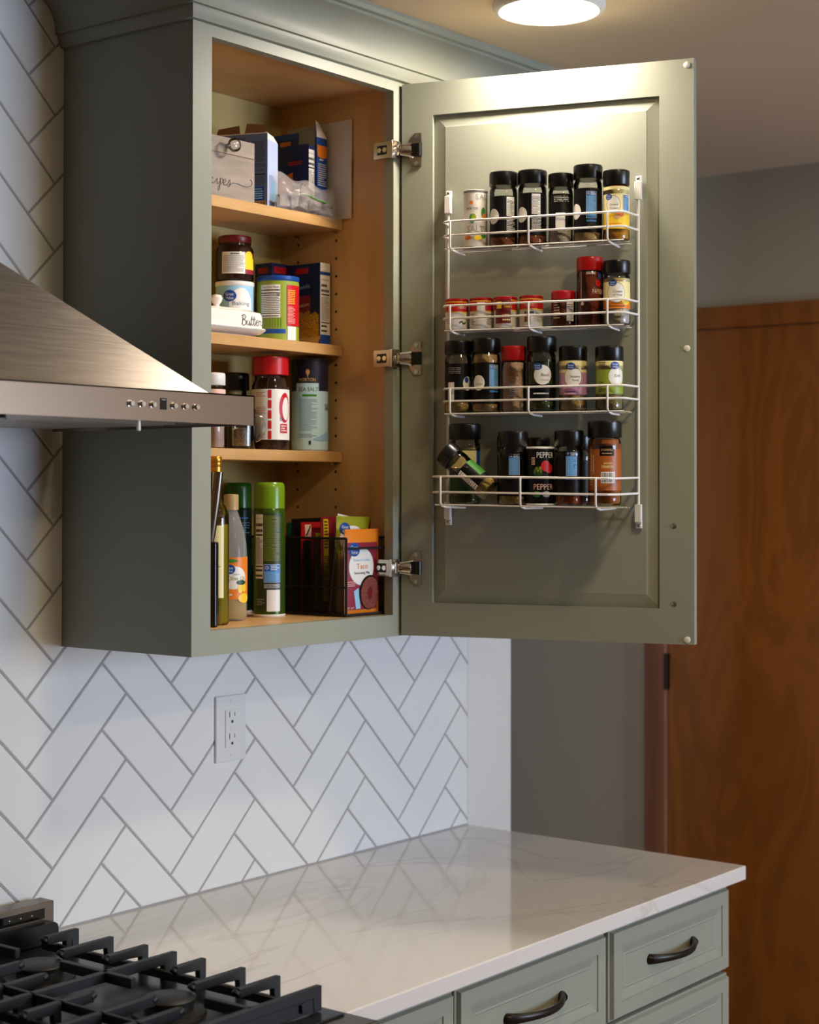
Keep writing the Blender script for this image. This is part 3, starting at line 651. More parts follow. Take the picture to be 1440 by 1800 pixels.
def j_turmeric(L):
    L.r(-38, 38, 18, 88, CREAM); L.r(-38, 38, 18, 44, YEL); L.e(-5, 58, 12, 15, INK); L.e(-5, 58, 11.4, 14.4, WHITE); L.oval(-13, 71, 6, 5); L.t('Ground', -4, 58, 14, 3.6, INK); L.t('Turmeric', -4, 52, 15, 3.4, INK)
    L.e(6, 42, 7, 5, ORANGE); L.e(1, 37, 5, 4, TAN); L.info(12, 24, 48, 74); L.L(-14, 8, 22, 28, 2, ORANGE, .5)
def j_salt(L):
    L.t('MORTON', -6, 66, 20, 4, INK); L.t('SALT', 15, 86, 30, 9, GREYP); L.t('SALT', 0, 31, 30, 11, GREYP); L.e(-6, 49, 5, 8, GRN); L.e(-3, 51, 4, 6, LIME); L.e(-7, 76, 3, 3, ORANGE)
    L.e(14, 60, 4, 8, GRN); L.e(16, 52, 4, 6, ORANGE); L.e(-14, 17, 7, 4, ORANGE); L.e(4, 16, 7, 4, YEL); L.e(14, 20, 5, 4, GRN); L.L(-14, 12, 23, 24.5, 1, INK, .4)
def j_cream(L):
    L.r(-36, 36, 26, 76, CREAM); L.r(-36, 36, 26, 42, ORANGE); L.e(-1, 52, 15, 17, INK); L.e(-1, 52, 14.4, 16.4, WHITE); L.oval(-7, 68, 7, 5.5); L.t('Cream', 2, 54, 15, 4, INK); L.t('of Tartar', 2, 48.5, 15, 3.4, INK); L.e(16, 38, 8, 6, YEL); L.L(-14, 14, 28, 32, 1, BROWN, .5)
def j_sesame(L):
    L.r(-38, 38, 27, 84, CREAM); L.r(-38, 38, 27, 64, PINK); L.e(0, 56, 15, 17, INK); L.e(0, 56, 14.5, 16.5, WHITE); L.oval(-4, 74, 8, 6); L.t('Sesame', 3, 57, 16, 4, INK); L.t('Seed', 4, 51, 10, 3.6, INK); L.L(-12, 10, 30, 33, 1, INK, .5)
    L.stroke([(8, 37), (12, 42), (10, 45), (15, 44), (19, 47)], .5, WINE)
def j_dill(L):
    L.r(-38, 38, 27, 84, CREAM); L.r(-38, 38, 27, 68, LIME); L.e(13, 56, 15, 17, INK); L.e(13, 56, 14.5, 16.5, WHITE); L.oval(10, 74, 8, 6); L.t('Dill', 14, 57, 10, 4, INK); L.L(-19, -6, 70, 80, 3, INK, .35); L.L(-19, -10, 30, 48, 5, INK, .35)
def j_basil(L):
    L.r(-38, 38, 18, 46, BLACK); L.e(2, 62, 16, 17, DKGRN); L.e(2, 61, 15.2, 16.4, WHITE); L.oval(-7, 75, 8, 6); L.t('Basil', 6, 61, 13, 5, INK); L.t('Leaves', 5, 53, 14, 3.6, GREYP); L.L(-14, 12, 28, 32, 1, WHITE, .6)
def j_paprika(L):
    L.L(-6, 10, 84, 89, 2, WHITE, .4); L.r(14, 21, 76, 88, NAVY); L.e(14, 70, 5, 6, RED); L.t('PAPRIKA', 16, 56, 24, 8, PALEP); L.e(-13, 36, 3, 3, PALEP); L.L(-16, -14, 40, 90, 20, PALEP, .4)
def j_redshort(L):
    L.L(-18, -6, 12, 42, 7, PALEP, .35); L.r(4, 20, 8, 42, INK); L.nutri(5.5, 19, 9, 41)
def j_stone(L):
    L.r(-40, 40, 24, 100, BROWN_L); L.r(-8, 16, 80, 96, BLACK); L.t('STONEMILL', 4, 90, 20, 4, TAN); L.L(-4, 12, 83, 85, 1, TAN, .6); L.t('GROUND', 5, 68, 13, 3, CREAM); L.t('CINNAMON', 4, 62.5, 19, 4.6, CREAM)
    L.B(-6, 17, 36, 54, INK, WHITE); L.L(-26, -22, 32, 94, 24, CREAM, .35); L.t('CINNAMON', -19, 66, 30, 3, CREAM, PI/2)
BROWN_L = flat('print_cinnamon', (158, 82, 26))
def j_pepper(L):
    L.t('PEPPER', 9, 82, 30, 9, WHITE); L.t('PURE', 6, 47, 30, 7, INK); L.t('PEPPER', 6, 30, 34, 9, PALEP); L.e(9, 64, 8, 9, RED); L.e(15, 60, 7, 8, RED); L.e(-4, 54, 8, 9, DKGRN); L.stroke([(-10, 52), (-6, 62), (-4, 54), (0, 63), (1, 53)], 1.2, OLIVE)
    L.r(-15, -9, 66, 78, PALEP); L.L(-14.4, -9.6, 67, 77, 3, INK, .5); L.e(-6, 18, 7, 5, GRN); L.e(10, 18, 7, 5, GREYP)
def tin(col, words, band):
    def f(L):
        L.r(-60, 60, 32, 49, RED); L.r(-60, 60, 30, 31.6, YEL); L.r(-60, 60, 47.5, 49, YEL)
        if band == 0: L.t("Tone's", 9, 40, 15, 7, WHITE); L.stroke([(4, 12), (8, 15), (12, 11), (16, 14)], 2.4, DKGRN); L.L(-20, -12, 10, 28, 5, GREYP, .35)
        if band == 1: L.B(-8, 6, 16, 46, INK, WHITE, True); L.L(10, 20, 8, 28, 6, INK, .35); L.L(-20, -11, 8, 28, 6, INK, .35)
        if band == 2: L.r(-19, 9, 9, 49, DRED); L.r(-16, -7, 34, 46, YEL); L.t("Tone's", 4, 38, 14, 6, YEL); L.t('APPLE', 2, 22, 17, 4.5, CREAM); L.L(-5, 8, 13, 17, 1, CREAM, .6)
        if band == 3: L.t("Tone's", -5, 40, 17, 8, PALEP); L.L(-12, 4, 23, 28, 1, INK, .7); L.r(-12, -2, 10, 20, BROWN); L.L(4, 16, 10, 26, 5, GREYP, .35)
    return f
def J(s, t, z): return DP(s, t, z+.0018)
RA, RB, RC, RD = 2.0365, 1.8975, 1.7565, 1.6008
TT = .036
def canister(name, label, cat, pos, r, H, mat, top, bot, lab, group=None, off=0, lidh=.004, lidmat=None):
    j = thing(name, label, cat, pos, facing(pos[0], pos[1])+off, group)
    MB().lathe([(r*.97, .001), (r, .0025), (r, H-lidh-.001)], mat, 40).build('body', j)
    MB().lathe([(r*.985, 0), (r*1.012, .0008), (r*1.012, .0024), (r*.99, .003)], bot, 40).build('bottom_rim', j)
    MB().lathe([(r*1.0, H-lidh-.0012), (r*1.025, H-lidh), (r*1.025, H-.0008), (r*.98, H), (r*.93, H-.0012)], lidmat or top, 40).build('lid', j)
    L = Label(cyl(r+.0001)); lab(L); L.build(j); return j
# row one
G1 = 'spice containers in the top rack basket'; G2 = 'spice containers in the second rack basket'; G3 = 'spice jars in the third rack basket'; G4 = 'spice containers in the bottom rack basket'
canister('salt_shaker', 'small white cardboard salt shaker at the left of the top basket', 'salt shaker', J(.1495, TT, RA), .0205, .0985, WHITE, GREYP, GREYP, j_salt, G1)
GB = 'black-capped spice jar with dark label'
jar('spice_jar', 'black-capped jar with white nutrition panel right beside the salt shaker', 'spice jar', J(.1998, TT, RA), .0243, .1265, .023, BLACKP, C_BROWN, .8, lab=gv_black(-19, nutri=12, top=84), group=G1)
jar('spice_jar', 'second black-capped jar with white nutrition panel, nearer the basket middle', 'spice jar', J(.2507, TT, RA), .0247, .126, .023, BLACKP, C_BROWN, .8, lab=gv_black(-20, nutri=6, top=86), group=G1)
jar('spice_jar', 'clear jar with white barcode on black label in the top basket', 'spice jar', J(.3005, TT, RA), .0212, .1175, .023, BLACKP, C_SALT, .42, lab=gv_black(None, bar=-1, top=82, bot=24), group=G1)
jar('spice_jar', 'tallest top-basket jar, tan powder behind a blue instruction panel', 'spice jar', J(.3472, TT, RA), .0243, .1285, .023, BLACKP, C_TAN, .78, lab=gv_black(-23, 6, (38, 82), top=88), group=G1)
jar('spice_jar', 'yellow turmeric jar with black cap at right of the top basket', 'spice jar', J(.3955, TT, RA), .0222, .1165, .024, BLACKP, C_MUST, .97, lab=j_turmeric, group=G1)
# row two
for i, (s, lb) in enumerate(((.1145, 'little red and white spice tin with green leaf, leftmost of four'), (.1590, 'little red and white spice tin showing its barcode'), (.2020, 'little dark red apple spice tin'), (.2476, 'little red and white spice tin nearest the short red-capped jar'))):
    canister('spice_tin', lb, 'spice tin', J(s, TT-.004, RB), .0197, .0545, WHITE, GREYP, GREYP, tin(0, '', i), G2, lidh=.0045, lidmat=REDP)
jar('spice_jar', 'short brown spice jar with red cap in the second basket', 'spice jar', J(.3050, TT, RB), .0206, .0600, .0135, REDP, C_PEPRIKA, .97, 'straight', j_redshort, G2, ribs=False)
jar('spice_jar', 'tall paprika jar with red cap and black top disc', 'spice jar', J(.3500, TT-.002, RB), .0222, .1145, .022, REDP, C_PEPRIKA, .97, 'straight', j_paprika, G2, ribs=False)
jar('spice_jar', 'cream of tartar jar with white powder and orange label', 'spice jar', J(.3962, TT, RB), .0226, .1065, .021, BLACKP, C_WHITE, .38, lab=j_cream, group=G2)
# row three
jar('spice_jar', 'leftmost jar of the third basket, black label over mixed seasoning', 'spice jar', J(.1185, TT, RC), .0235, .1235, .022, BLACKP, C_MIX, .22, lab=lambda L: (L.r(-38, 38, 18, 84, BLACK), L.L(-18, 4, 66, 78, 4, GREYP, .35), L.B(-19, -7, 20, 52, INK, WHITE, True), L.e(17, 50, 9, 12, WHITE), L.e(15, 56, 4, 5, BLUE)), group=G3)
jar('spice_jar', 'garlic powder jar with tan powder and blue panel in the third basket', 'spice jar', J(.1683, TT, RC), .0247, .1265, .023, BLACKP, C_TAN, .95, lab=gv_black(-13, 15, (40, 80), top=84, words=('Garlic', 'Powder')), group=G3)
jar('spice_jar', 'red-capped clear jar of pinkish powder in the third basket', 'spice jar', J(.2182, TT, RC), .0210, .1115, .0235, REDP, C_PSALT, .95, lab=lambda L: (L.L(-8, 8, 50, 70, 6, BROWN, .35), L.L(-8, 8, 26, 46, 6, GREYP, .3)), group=G3)
jar('spice_jar', 'dried basil jar with dark green leaves and round white label', 'spice jar', J(.2668, TT, RC), .0247, .1265, .0245, BLACKP, C_GREEN, .82, lab=j_basil, group=G3)
jar('spice_jar', 'sesame seed jar with pink label in the third basket', 'spice jar', J(.3216, TT, RC), .0235, .1085, .0245, BLACKP, C_SEED, .95, lab=j_sesame, group=G3)
jar('spice_jar', 'jar with lime green label, rightmost of the third basket', 'spice jar', J(.3836, TT, RC), .0233, .1065, .0245, BLACKP, C_OREG, .95, lab=j_dill, group=G3)
# row four (deeper basket)
jar('spice_jar', 'wide black-capped jar with blank cream label behind the tipped jar', 'spice jar', J(.1300, .034, RD), .0268, .138, .026, BLACKP, C_GREEN, .35, lab=lambda L: (L.r(-42, 22, 62, 96, CREAM), L.r(22, 34, 50, 96, BLUE), L.r(-42, 22, 20, 60, DKGRN)), group=G4)
jar('spice_jar', 'narrow dark jar half hidden behind a blue-labelled jar', 'spice jar', J(.2030, .022, RD), .0185, .117, .026, BLACKP, C_COFFEE, .7, lab=lambda L: L.r(-28, 28, 14, 72, BLACK), group=G4)
jar('spice_jar', 'blue-panelled black jar left of the pepper tin', 'spice jar', J(.2335, .0875, RD), .0247, .1225, .025, BLACKP, C_MIX, .28, lab=gv_black(None, 2, (50, 84), top=88), group=G4)
jar('spice_jar', 'small black-capped jar standing behind the pepper tin', 'spice jar', J(.2590, .028, RD), .0195, .113, .022, BLACKP, C_PEPRIKA, .9, lab=None, group=G4)
canister('pepper_tin', 'black pepper tin with a red pepper picture in the bottom basket', 'spice tin', J(.2815, .0905, RD), .0231, .0955, BLACK, WHITE, WHITE, j_pepper, G4, lidh=.0022)
jar('spice_jar', 'blue-panelled jar of reddish flakes right of the pepper tin', 'spice jar', J(.3295, .0875, RD), .0242, .1225, .025, BLACKP, C_REDMIX, .9, lab=gv_black(None, 4, (48, 86), top=88), group=G4)
jar('spice_jar', 'dark jar mostly hidden between a blue-panelled jar and the cinnamon', 'spice jar', J(.3300, .026, RD), .0215, .116, .024, BLACKP, C_COFFEE, .8, lab=lambda L: L.r(-32, 32, 14, 74, BLACK), group=G4)
jar('spice_jar', 'tall ground cinnamon jar with barcode in the bottom basket', 'spice jar', J(.3868, .078, RD), .0276, .1375, .0265, BLACKP, C_CINN, .97, lab=j_stone, group=G4)
# tipped jar
tj = thing('spice_jar', 'tipped black-capped herb jar leaning across the bottom basket', 'spice jar', (0, 0, 0), 0, G4)
_a = Vector(DP(.1945, .094, 1.6255)); _b = Vector(DP(.1175, .094, 1.6905)); zax = (_b-_a).normalized(); yax = -(CP-_a).normalized(); yax = (yax-zax*yax.dot(zax)).normalized(); xax = yax.cross(zax)
tj.matrix_world = Matrix(((xax.x, yax.x, zax.x, _a.x), (xax.y, yax.y, zax.y, _a.y), (xax.z, yax.z, zax.z, _a.z), (0, 0, 0, 1)))
MB().lathe(body_profile(.0205, .083), PETG, 32).build('body', tj)
MB().lathe([(.0175, .003), (.0188, .006), (.0188, .03), (.015, .038)], C_MIX, 28).build('contents', tj)
MB().lathe([(.0205, .082), (.0215, .083), (.0215, .100), (.020, .103), (.01, .1025)], BLACKP, 36).build('cap', tj)
Lt = Label(cyl(.0205*.955+.0001)); Lt.r(-32, 32, 16, 58, BLACK); Lt.poly([(2, 58), (12, 58), (5, 50)], WHITE); Lt.r(10, 30, 26, 58, GRN); Lt.r(-16, -6, 16, 56, WHITE); Lt.L(-15, -7, 18, 54, 9, INK, .4); Lt.build(tj)
# ------------------------------------------------------------------ boxes and pantry goods
def carton(name, label, cat, near, ang, w, d, h, mats, lab_w=None, lab_n=None, top=None, group=None):
    """near = foot of the edge closest to the viewer; local x = narrow side, local y = wide side going back"""
    t = thing(name, label, cat, near, math.radians(ang), group)
    MB().box((0, 0, 0), (d, w, h), mats[0], {'-x': mats[0], '-y': mats[1], '+z': mats[2] if len(mats) > 2 else mats[0]}).build('body', t, .0006)
    if lab_w: L = Label(face((0, w, 0), (0, -1, 0), (-1, 0, 0)), .0004); lab_w(L); L.build(t)
    if lab_n: L = Label(face((0, 0, 0), (1, 0, 0), (0, -1, 0)), .0004); lab_n(L); L.build(t, 'side_label')
    if top: top(t, w, d, h)
    return t
# top shelf
rb = thing('recipe_box', 'whitewashed wooden recipe box with glass knob on the top shelf', 'box', (.150, -.160, SH[0]))
rbm = MB(); rbm.prism([(0, 0), (.094, 0), (.094, .084), (0, .097)], 0, .012, SHADEWOOD, 'x')
rbm = MB(); X_ = .134
rbm.add([(0, 0, 0), (X_, 0, 0), (X_, .088, 0), (0, .088, 0), (0, 0, .1015), (X_, 0, .1015), (X_, .088, .110), (0, .088, .110)], [(0, 3, 2, 1), (4, 5, 6, 7), (0, 1, 5, 4), (1, 2, 6, 5), (2, 3, 7, 6), (3, 0, 4, 7)], SHADEWOOD)
rbm.build('box_body', rb, .001)
MB().box((-.001, -.0012, .0735), (X_+.001, .089, .0742), BROWN).build('lid_seam', rb)
kb = MB(); kb.lathe([(.004, 0), (.0045, .006), (.009, .010), (.0125, .016), (.0115, .022), (.006, .026)], GLASS, 10); kb = kb.build('knob', rb); kb['label'] = 'faceted clear glass knob'; kb.matrix_local = Matrix.Translation((.066, 0, .0865)) @ Matrix.Rotation(PI/2, 4, 'X')
L = Label(face((0, 0, 0), (1, 0, 0), (0, -1, 0)), .0003)
for st in ([(10, 20), (10, 38), (16, 37), (17, 31), (11, 29), (17, 20), (20, 21)], [(20, 24), (25, 27), (23, 30), (20, 27), (21, 21), (27, 21)], [(34, 28), (30, 29), (29, 23), (33, 20), (38, 23)],
           [(38, 23), (43, 29), (42.5, 22), (45, 20.5), (49, 25)], [(50, 31), (50, 24), (49, 14), (46, 9.5), (45, 14), (50, 20), (55, 24), (57, 28), (54.5, 31), (51, 29), (50.5, 24)], [(57, 23), (63, 27), (62, 30.5), (58.5, 28), (58.5, 22), (63, 20.5), (68, 24)],
           [(68, 24), (73, 31), (73.5, 26), (73, 21), (69.5, 19), (67.5, 21), (74, 23.5), (82, 26.5), (92, 27), (104, 25), (116, 25), (124, 28), (127, 33), (124.5, 38), (121.5, 37)]):
    L.stroke(st, 1.0, INK)
L.stroke([(43.2, 34), (43.8, 34.8)], 1.2, INK)
L.build(rb, 'lettering')
def l_pale(L):
    L.r(0, 101, 0, 128, SLATE); L.t('Nutrition Facts', 40, 121, 40, 4.5, INK); L.L(16, 97, 62, 116, 22, INK, .35); L.r(50, 97, 56, 58.5, INK); L.L(50, 97, 38, 54, 6, INK, .35); L.r(52, 95, 12, 36, BLUE); L.L(54, 93, 14, 34, 5, LBLUE, .5); L.B(55, 99, 0.5, 11, INK, TAN)
def flaps(t, w, d, h):
    f = MB(); f.box((.001, .0, h), (.0022, w, h+.012), WHITE)
    f.add([(0, .002, h), (0, .046, h), (.006, .041, h+.030), (.006, .008, h+.027)], [(0, 1, 2, 3)], KRAFT); f.add([(0, .050, h), (0, w, h), (.010, w-.004, h+.024), (.008, .056, h+.028)], [(0, 1, 2, 3)], KRAFT); f.add([(-.0004, .034, h), (-.0004, .060, h), (.0058, .056, h+.012), (.0058, .038, h+.012)], [(0, 1, 2, 3)], WHITE)
    f.add([(0, 0, h), (d, 0, h), (d*.9, .006, h+.012), (.004, .005, h+.014)], [(0, 1, 2, 3)], WHITE); f.add([(d, .01, h), (d, w, h), (d*.8, w, h+.02), (d*.8, .01, h+.018)], [(0, 1, 2, 3)], KRAFT)
    f.build('flaps', t)
carton('snack_box', 'pale blue carton with torn open top flaps on the top shelf', 'box', (.3265, -.150, SH[0]), 20, .101, .046, .118, (SLATE, PERI, KRAFT), l_pale, lambda L: (L.r(0, 46, 0, 118, PERI), L.e(30, 30, 14, 22, LBLUE)), flaps)
def l_pastaA(L):
    L.r(0, 95, 0, 128, NAVY); L.poly([(0, 30), (0, 62), (60, 80), (60, 20)], ORANGE); L.e(78, 20, 22, 30, TAN); L.stroke([(6, 66), (10, 74), (14, 68), (20, 75), (26, 70), (34, 78)], 1.2, LBLUE); L.L(50, 80, 92, 100, 2, RED, .6)
carton('pasta_box', 'front dark blue pasta carton with white nutrition strip, top shelf', 'box', (.4365, -.138, SH[0]), 6, .085, .034, .128, (NAVY, NAVY, NAVY), l_pastaA, lambda L: L.nutri(1, 30, 20, 122))
def l_pastaB(L):
    L.r(0, 100, 0, 160, BLUE); L.r(0, 60, 128, 150, NAVY); L.r(20, 45, 130, 146, ORANGE); L.L(4, 56, 112, 124, 2, ORANGE, .4); L.r(64, 100, 100, 160, GREYP)
def flapB(t, w, d, h):
    f = MB(); f.add([(0, 0, h), (d, 0, h), (d*.35, .004, h+.026), (0, .003, h+.03)], [(0, 1, 2, 3)], WHITE); f.add([(0, .002, h), (0, w*.5, h), (.004, w*.5, h+.012), (.004, .002, h+.024)], [(0, 1, 2, 3)], GREYP); f.build('flap', t)
carton('pasta_box', 'bright blue pasta carton with opened white flap behind the dark one, top shelf', 'box', (.4745, -.1345, SH[0]), 3, .105, .030, .148, (BLUE, BLUE, NAVY), l_pastaB, lambda L: (L.r(1, 29, 118, 134, ORANGE), L.e(15, 116, 14, 5, ORANGE), L.L(7, 23, 106, 110, 1, WHITE, .6), L.L(3, 27, 60, 102, 11, WHITE, .35)), flapB)
pc = MB().add([(0, 0, 0), (0, .155, 0), (.002, .155, .178), (.002, 0, .179), (.0015, 0, 0), (.0015, .155, 0), (.0035, .155, .178), (.0035, 0, .179)], [(0, 1, 2, 3), (7, 6, 5, 4), (0, 3, 7, 4), (3, 2, 6, 7), (2, 1, 5, 6), (1, 0, 4, 5)], CARD).build('cardboard_sheet', None, loc=(.5085, -.186, SH[0]+.0005))
tag(pc, 'plain white card sheet leaning against the cabinet wall, top shelf', 'card')
# zip bag
bg = thing('zip_bag', 'crumpled clear zip bag with sachets hanging over the top shelf edge', 'bag', (.336, -.160, SH[0]))
def bagpt(i, j, side, NX=26, NZ=16):
    u, v = i/NX, j/NZ; ed = (math.sin(PI*u)*math.sin(PI*min(1, v*1.02)))**.5 if 0 < u < 1 and 0 < v < 1 else 0
    wr = .0025*math.sin(u*23+v*9)+.002*math.sin(u*11-v*17)
    top = .062 - .012*u + .004*math.sin(u*14); z = v*top - (.006*max(0, (u-.55))*4 if v < .3 else 0)*(1-v/.3 if v < .3 else 0)
    y = -.004 + side*(.015*ed+wr*ed) + .008*v
    if z < .001: y = min(y, -.0035); 
    return (.160*u, y if z > .002 else min(y, -.0045), z)
for side, nm in ((-1, 'front_film'), (1, 'back_film')):
    NX, NZ = 26, 16; vs = [bagpt(i, j, side) for j in range(NZ+1) for i in range(NX+1)]; fs = [(j*(NX+1)+i, j*(NX+1)+i+1, (j+1)*(NX+1)+i+1, (j+1)*(NX+1)+i) for j in range(NZ) for i in range(NX)]
    if side > 0: vs = [(x, max(y, .001), z if z > 0 else .0005) for x, y, z in vs]
    MB().add(vs, fs, BAG, True).build(nm, bg)
sc = MB()
for (x, z, a, w_, h_) in ((.045, .020, .5, .035, .028), (.072, .026, -.35, .03, .04), (.10, .016, .15, .045, .018), (.02, .014, .1, .03, .02), (.13, .013, -.1, .03, .018)):
    ca, sa = math.cos(a), math.sin(a); q = [(x+ca*p-sa*r_, -.006, z+sa*p+ca*r_) for p, r_ in ((-w_/2, -h_/2), (w_/2, -h_/2), (w_/2, h_/2), (-w_/2, h_/2))]
    q = [(a_, b_, max(c_, .001)) for a_, b_, c_ in q]; q2 = [(a_, b_+.007, c_) for a_, b_, c_ in q]
    sc.add(q+q2, [(0, 1, 2, 3), (7, 6, 5, 4), (0, 4, 5, 1), (1, 5, 6, 2), (2, 6, 7, 3), (3, 7, 4, 0)], C_GREY)
sc.build('sachets', bg)
MB().tube([(.05+.0055*i, bagpt(8+i, 6, -1)[1]-.001, .030-.0008*i) for i in range(18)], .0012, GRN, 6, flat=1).build('zip_strip', bg)
# middle shelf
def l_choc(L):
    L.r(-24, 19, 12, 50, WHITE); L.L(-8, 8, 45, 48, 1, INK, .7); L.L(-21, 17, 15, 44, 13, INK, .35); L.r(19, 42, 12, 50, DRED); L.e(28, 42, 10, 10, YEL); L.r(19, 42, 20, 40, YEL); L.r(19, 42, 12, 20, WINE)
jx = (.338, -.062)
tub = canister('baking_powder_tub', 'pale blue baking powder tub with white rim under the red-lidded jar', 'tub', (jx[0], jx[1], SH[1]), .0335, .1045, LBLUE, WHITE, LBLUE, lambda L: (L.e(12, 62, 22, 30, WHITE), L.r(-10, 34, 30, 62, WHITE), L.oval(-9, 78, 12, 10), L.t('Baking', 12, 64, 32, 9, SLATE), L.t('Powder', 16, 50, 32, 8, SLATE), L.L(-6, 24, 36, 42, 2, GREYP, .4)), lidh=.007)
jar('sauce_jar', 'dark jar with red lid stacked on the baking powder tub', 'jar', (jx[0], jx[1], SH[1]+.1052), .0332, .0805, .0125, DREDP, C_COFFEE, .95, 'neck', l_choc, capr=.88, ribs=False)
def l_green(L):
    L.r(-110, 110, 3, 106, LIME); L.r(-110, 110, 3, 14, LIME); L.r(-110, 14, 14, 22, BLUE)
    for k in range(8): L.r(-30+k*5, -29+k*5, 24, 42, GRN)
    L.nutri(-32, 4, 42, 100); L.t('35', 0.5, 82, 5, 4.5, INK); L.r(16, 50, 28, 100, RED); L.L(18, 34, 66, 92, 8, YEL, .4); L.L(18, 34, 32, 62, 12, PALEP, .35); L.B(17, 36, 3, 27, GREYP, WHITE, True)
canister('crumb_canister', 'lime green canister with blue lid and red band, middle shelf', 'canister', (.402, -.1065, SH[1]), .0370, .1165, LIME, BLUE, WHITE, l_green, lidh=.008)
def l_noodle(L):
    L.r(0, 75, 0, 148, NAVY); L.r(0, 55, 58, 92, WINE); L.t('onion', 38, 75, 26, 7, PALEP, .1); L.t('lentils', 38, 108, 32, 7, LBLUE, .1); L.r(20, 50, 132, 142, RED); L.r(0, 75, 0, 16, TAN); L.e(40, 14, 38, 14, TAN); L.poly([(0, 16), (75, 16), (75, 56), (66, 62), (58, 57), (50, 66), (40, 60), (30, 64), (20, 50), (8, 46), (0, 34)], C_PASTA)
carton('noodle_box', 'dark blue dinner carton with a pasta picture, middle shelf right', 'box', (.4815, -.137, SH[1]), 1, .078, .0275, .150, (NAVY, WHITE, WHITE), l_noodle, lambda L: (L.r(0, 27.5, 0, 20, BLUE), L.r(0, 27.5, 128, 134, BLUE), L.nutri(1.5, 26, 22, 126)))
carton('noodle_box', 'dark blue carton standing behind the green canister, middle shelf', 'box', (.443, -.055, SH[1]), 0, .040, .055, .152, (NAVY, NAVY, NAVY), lambda L: (L.r(0, 40, 100, 152, NAVY), L.r(6, 30, 134, 144, RED)), lambda L: (L.r(4, 40, 134, 146, RED), L.t('lentils', 24, 124, 30, 6, LBLUE)))
# butter dish
bd = thing('butter_dish', 'white ceramic butter dish with lettering on the middle shelf edge', 'butter dish', (.240, -.1255, SH[1]), -.04)
def superell(a, b, z, mb, mat, rings, p=3.2, seg=48):
    vs = []
    for (k, zz) in rings:
        for i in range(seg):
            t = 2*PI*i/seg; c, s = math.cos(t), math.sin(t); vs.append((a*k*math.copysign(abs(c)**(2/p), c), b*(1-(1-k)*a/b if k < .95 and k > .6 else k)*math.copysign(abs(s)**(2/p), s), zz))
    n = len(rings); fs = [(j*seg+i, j*seg+(i+1) % seg, (j+1)*seg+(i+1) % seg, (j+1)*seg+i) for j in range(n-1) for i in range(seg)]; fs += [tuple(range(seg-1, -1, -1)), tuple((n-1)*seg+i for i in range(seg))]
    return mb.add(vs, fs, mat, True)
CER = M('white_ceramic', (234, 228, 220), .15, coat=.4)
pl = MB(); superell(.087, .043, 0, pl, CER, [(.72, 0), (.74, .003), (.9, .006), (.985, .0115), (1.0, .0135), (.99, .0145), (.88, .009)], 3); pl.build('plate', bd)
dm = MB(); superell(.0745, .033, 0, dm, CER, [(.99, .0095), (1, .030), (.985, .037), (.95, .0415), (.85, .0445), (.6, .047), (.2, .0475)], 6); dm.build('dome', bd)
MB().lathe([(.006, .047), (.005, .052), (.009, .058), (.0105, .0635), (.008, .068), (.002, .070)], CER, 24, -.012, 0).build('knob', bd)
L = Label(face((.004, -.0333, 0), (1, 0, 0), (0, -1, 0)), .0004)
for st in ([(14, 34), (13, 24), (12, 19)], [(10, 33), (16, 36), (20, 33), (18, 29), (14, 28), (20, 26), (21, 21), (16, 18), (11, 20)], [(24, 27), (23, 21), (26, 19), (29, 22), (29.5, 27), (29, 20), (31, 19), (33, 23)], [(35, 35), (33, 22), (35, 19), (38, 22)], [(32, 29), (38, 30)],
           [(41, 35), (39, 22), (41, 19), (44, 22)], [(38, 29), (44, 30)], [(44, 23), (48, 25), (48, 28), (45, 27), (44.6, 21), (48, 19), (51, 22)], [(51, 24), (52, 28), (53.5, 26.5), (56, 27), (55, 21), (58, 20), (59.5, 23)]):
    L.stroke(st, 1.1, INK)
L.build(bd, 'lettering')
# lower shelf
def l_cream(L):
    L.r(-105, 105, 18, 106, WHITE); L.L(-28, -8, 92, 102, 3, RED, .35); L.L(-28, -8, 62, 76, 5, RED, .3); L.B(-26, -7, 30, 58, INK, WHITE, True); L.L(-22, -8, 20, 28, 3, GREYP, .4)
    for k in range(5): L.r(-4, 2, 19+k*17.8, 19+k*17.8+14.5, RED)
    L.e(28, 74, 12, 26, RED); L.e(30, 72, 8, 20, WHITE); L.t('LA', 22, 54, 9, 6, NAVY); L.r(18, 34, 30, 46, RED); L.L(20, 32, 32, 44, 3, WHITE, .5)
jar('creamer_jar', 'glass jar with big red lid and red striped white label', 'jar', (.3665, -.1215, SH[2]), .0330, .1635, .0315, REDP, C_COFFEE, .96, 'neck', l_cream, capr=.97)
def l_sea(L):
    L.r(-105, 105, 3, 108, TEALW); L.r(-105, 105, 108, 160, NAVY2); L.poly([(24, 108), (55, 108), (55, 90), (38, 96)], NAVY2); L.r(-27, 16, 96, 122, TEALW); L.t('SEA SALT', -3, 111, 36, 7, INK); L.r(-14, 12, 98, 102, GRN)
    L.L(-20, 13, 36, 94, 26, SLATE, .3); L.L(-22, 14, 24, 32, 3, SLATE, .35); L.t('MORTON', -5, 128, 30, 6, TAN); L.e(-4, 142, 3.6, 5, TAN); L.e(-4, 137, 1, 5, TAN); L.r(-2, 2, 12, 19, INK)
    for k in range(5): L.e(22+k*6, 22+k*2, 16, 3+k, SKYB)
    L.t('SALT', 40, 80, 20, 12, INK)
NAVY2 = flat('print_deep_navy', (24, 24, 46)); SKYB = flat('print_sky', (140, 176, 208))
canister('sea_salt_canister', 'sea salt canister, dark navy top over pale blue, right on lower shelf', 'canister', (.4755, -.1180, SH[2]), .0325, .166, NAVY2, NAVY2, GREYP, l_sea, lidh=.003)
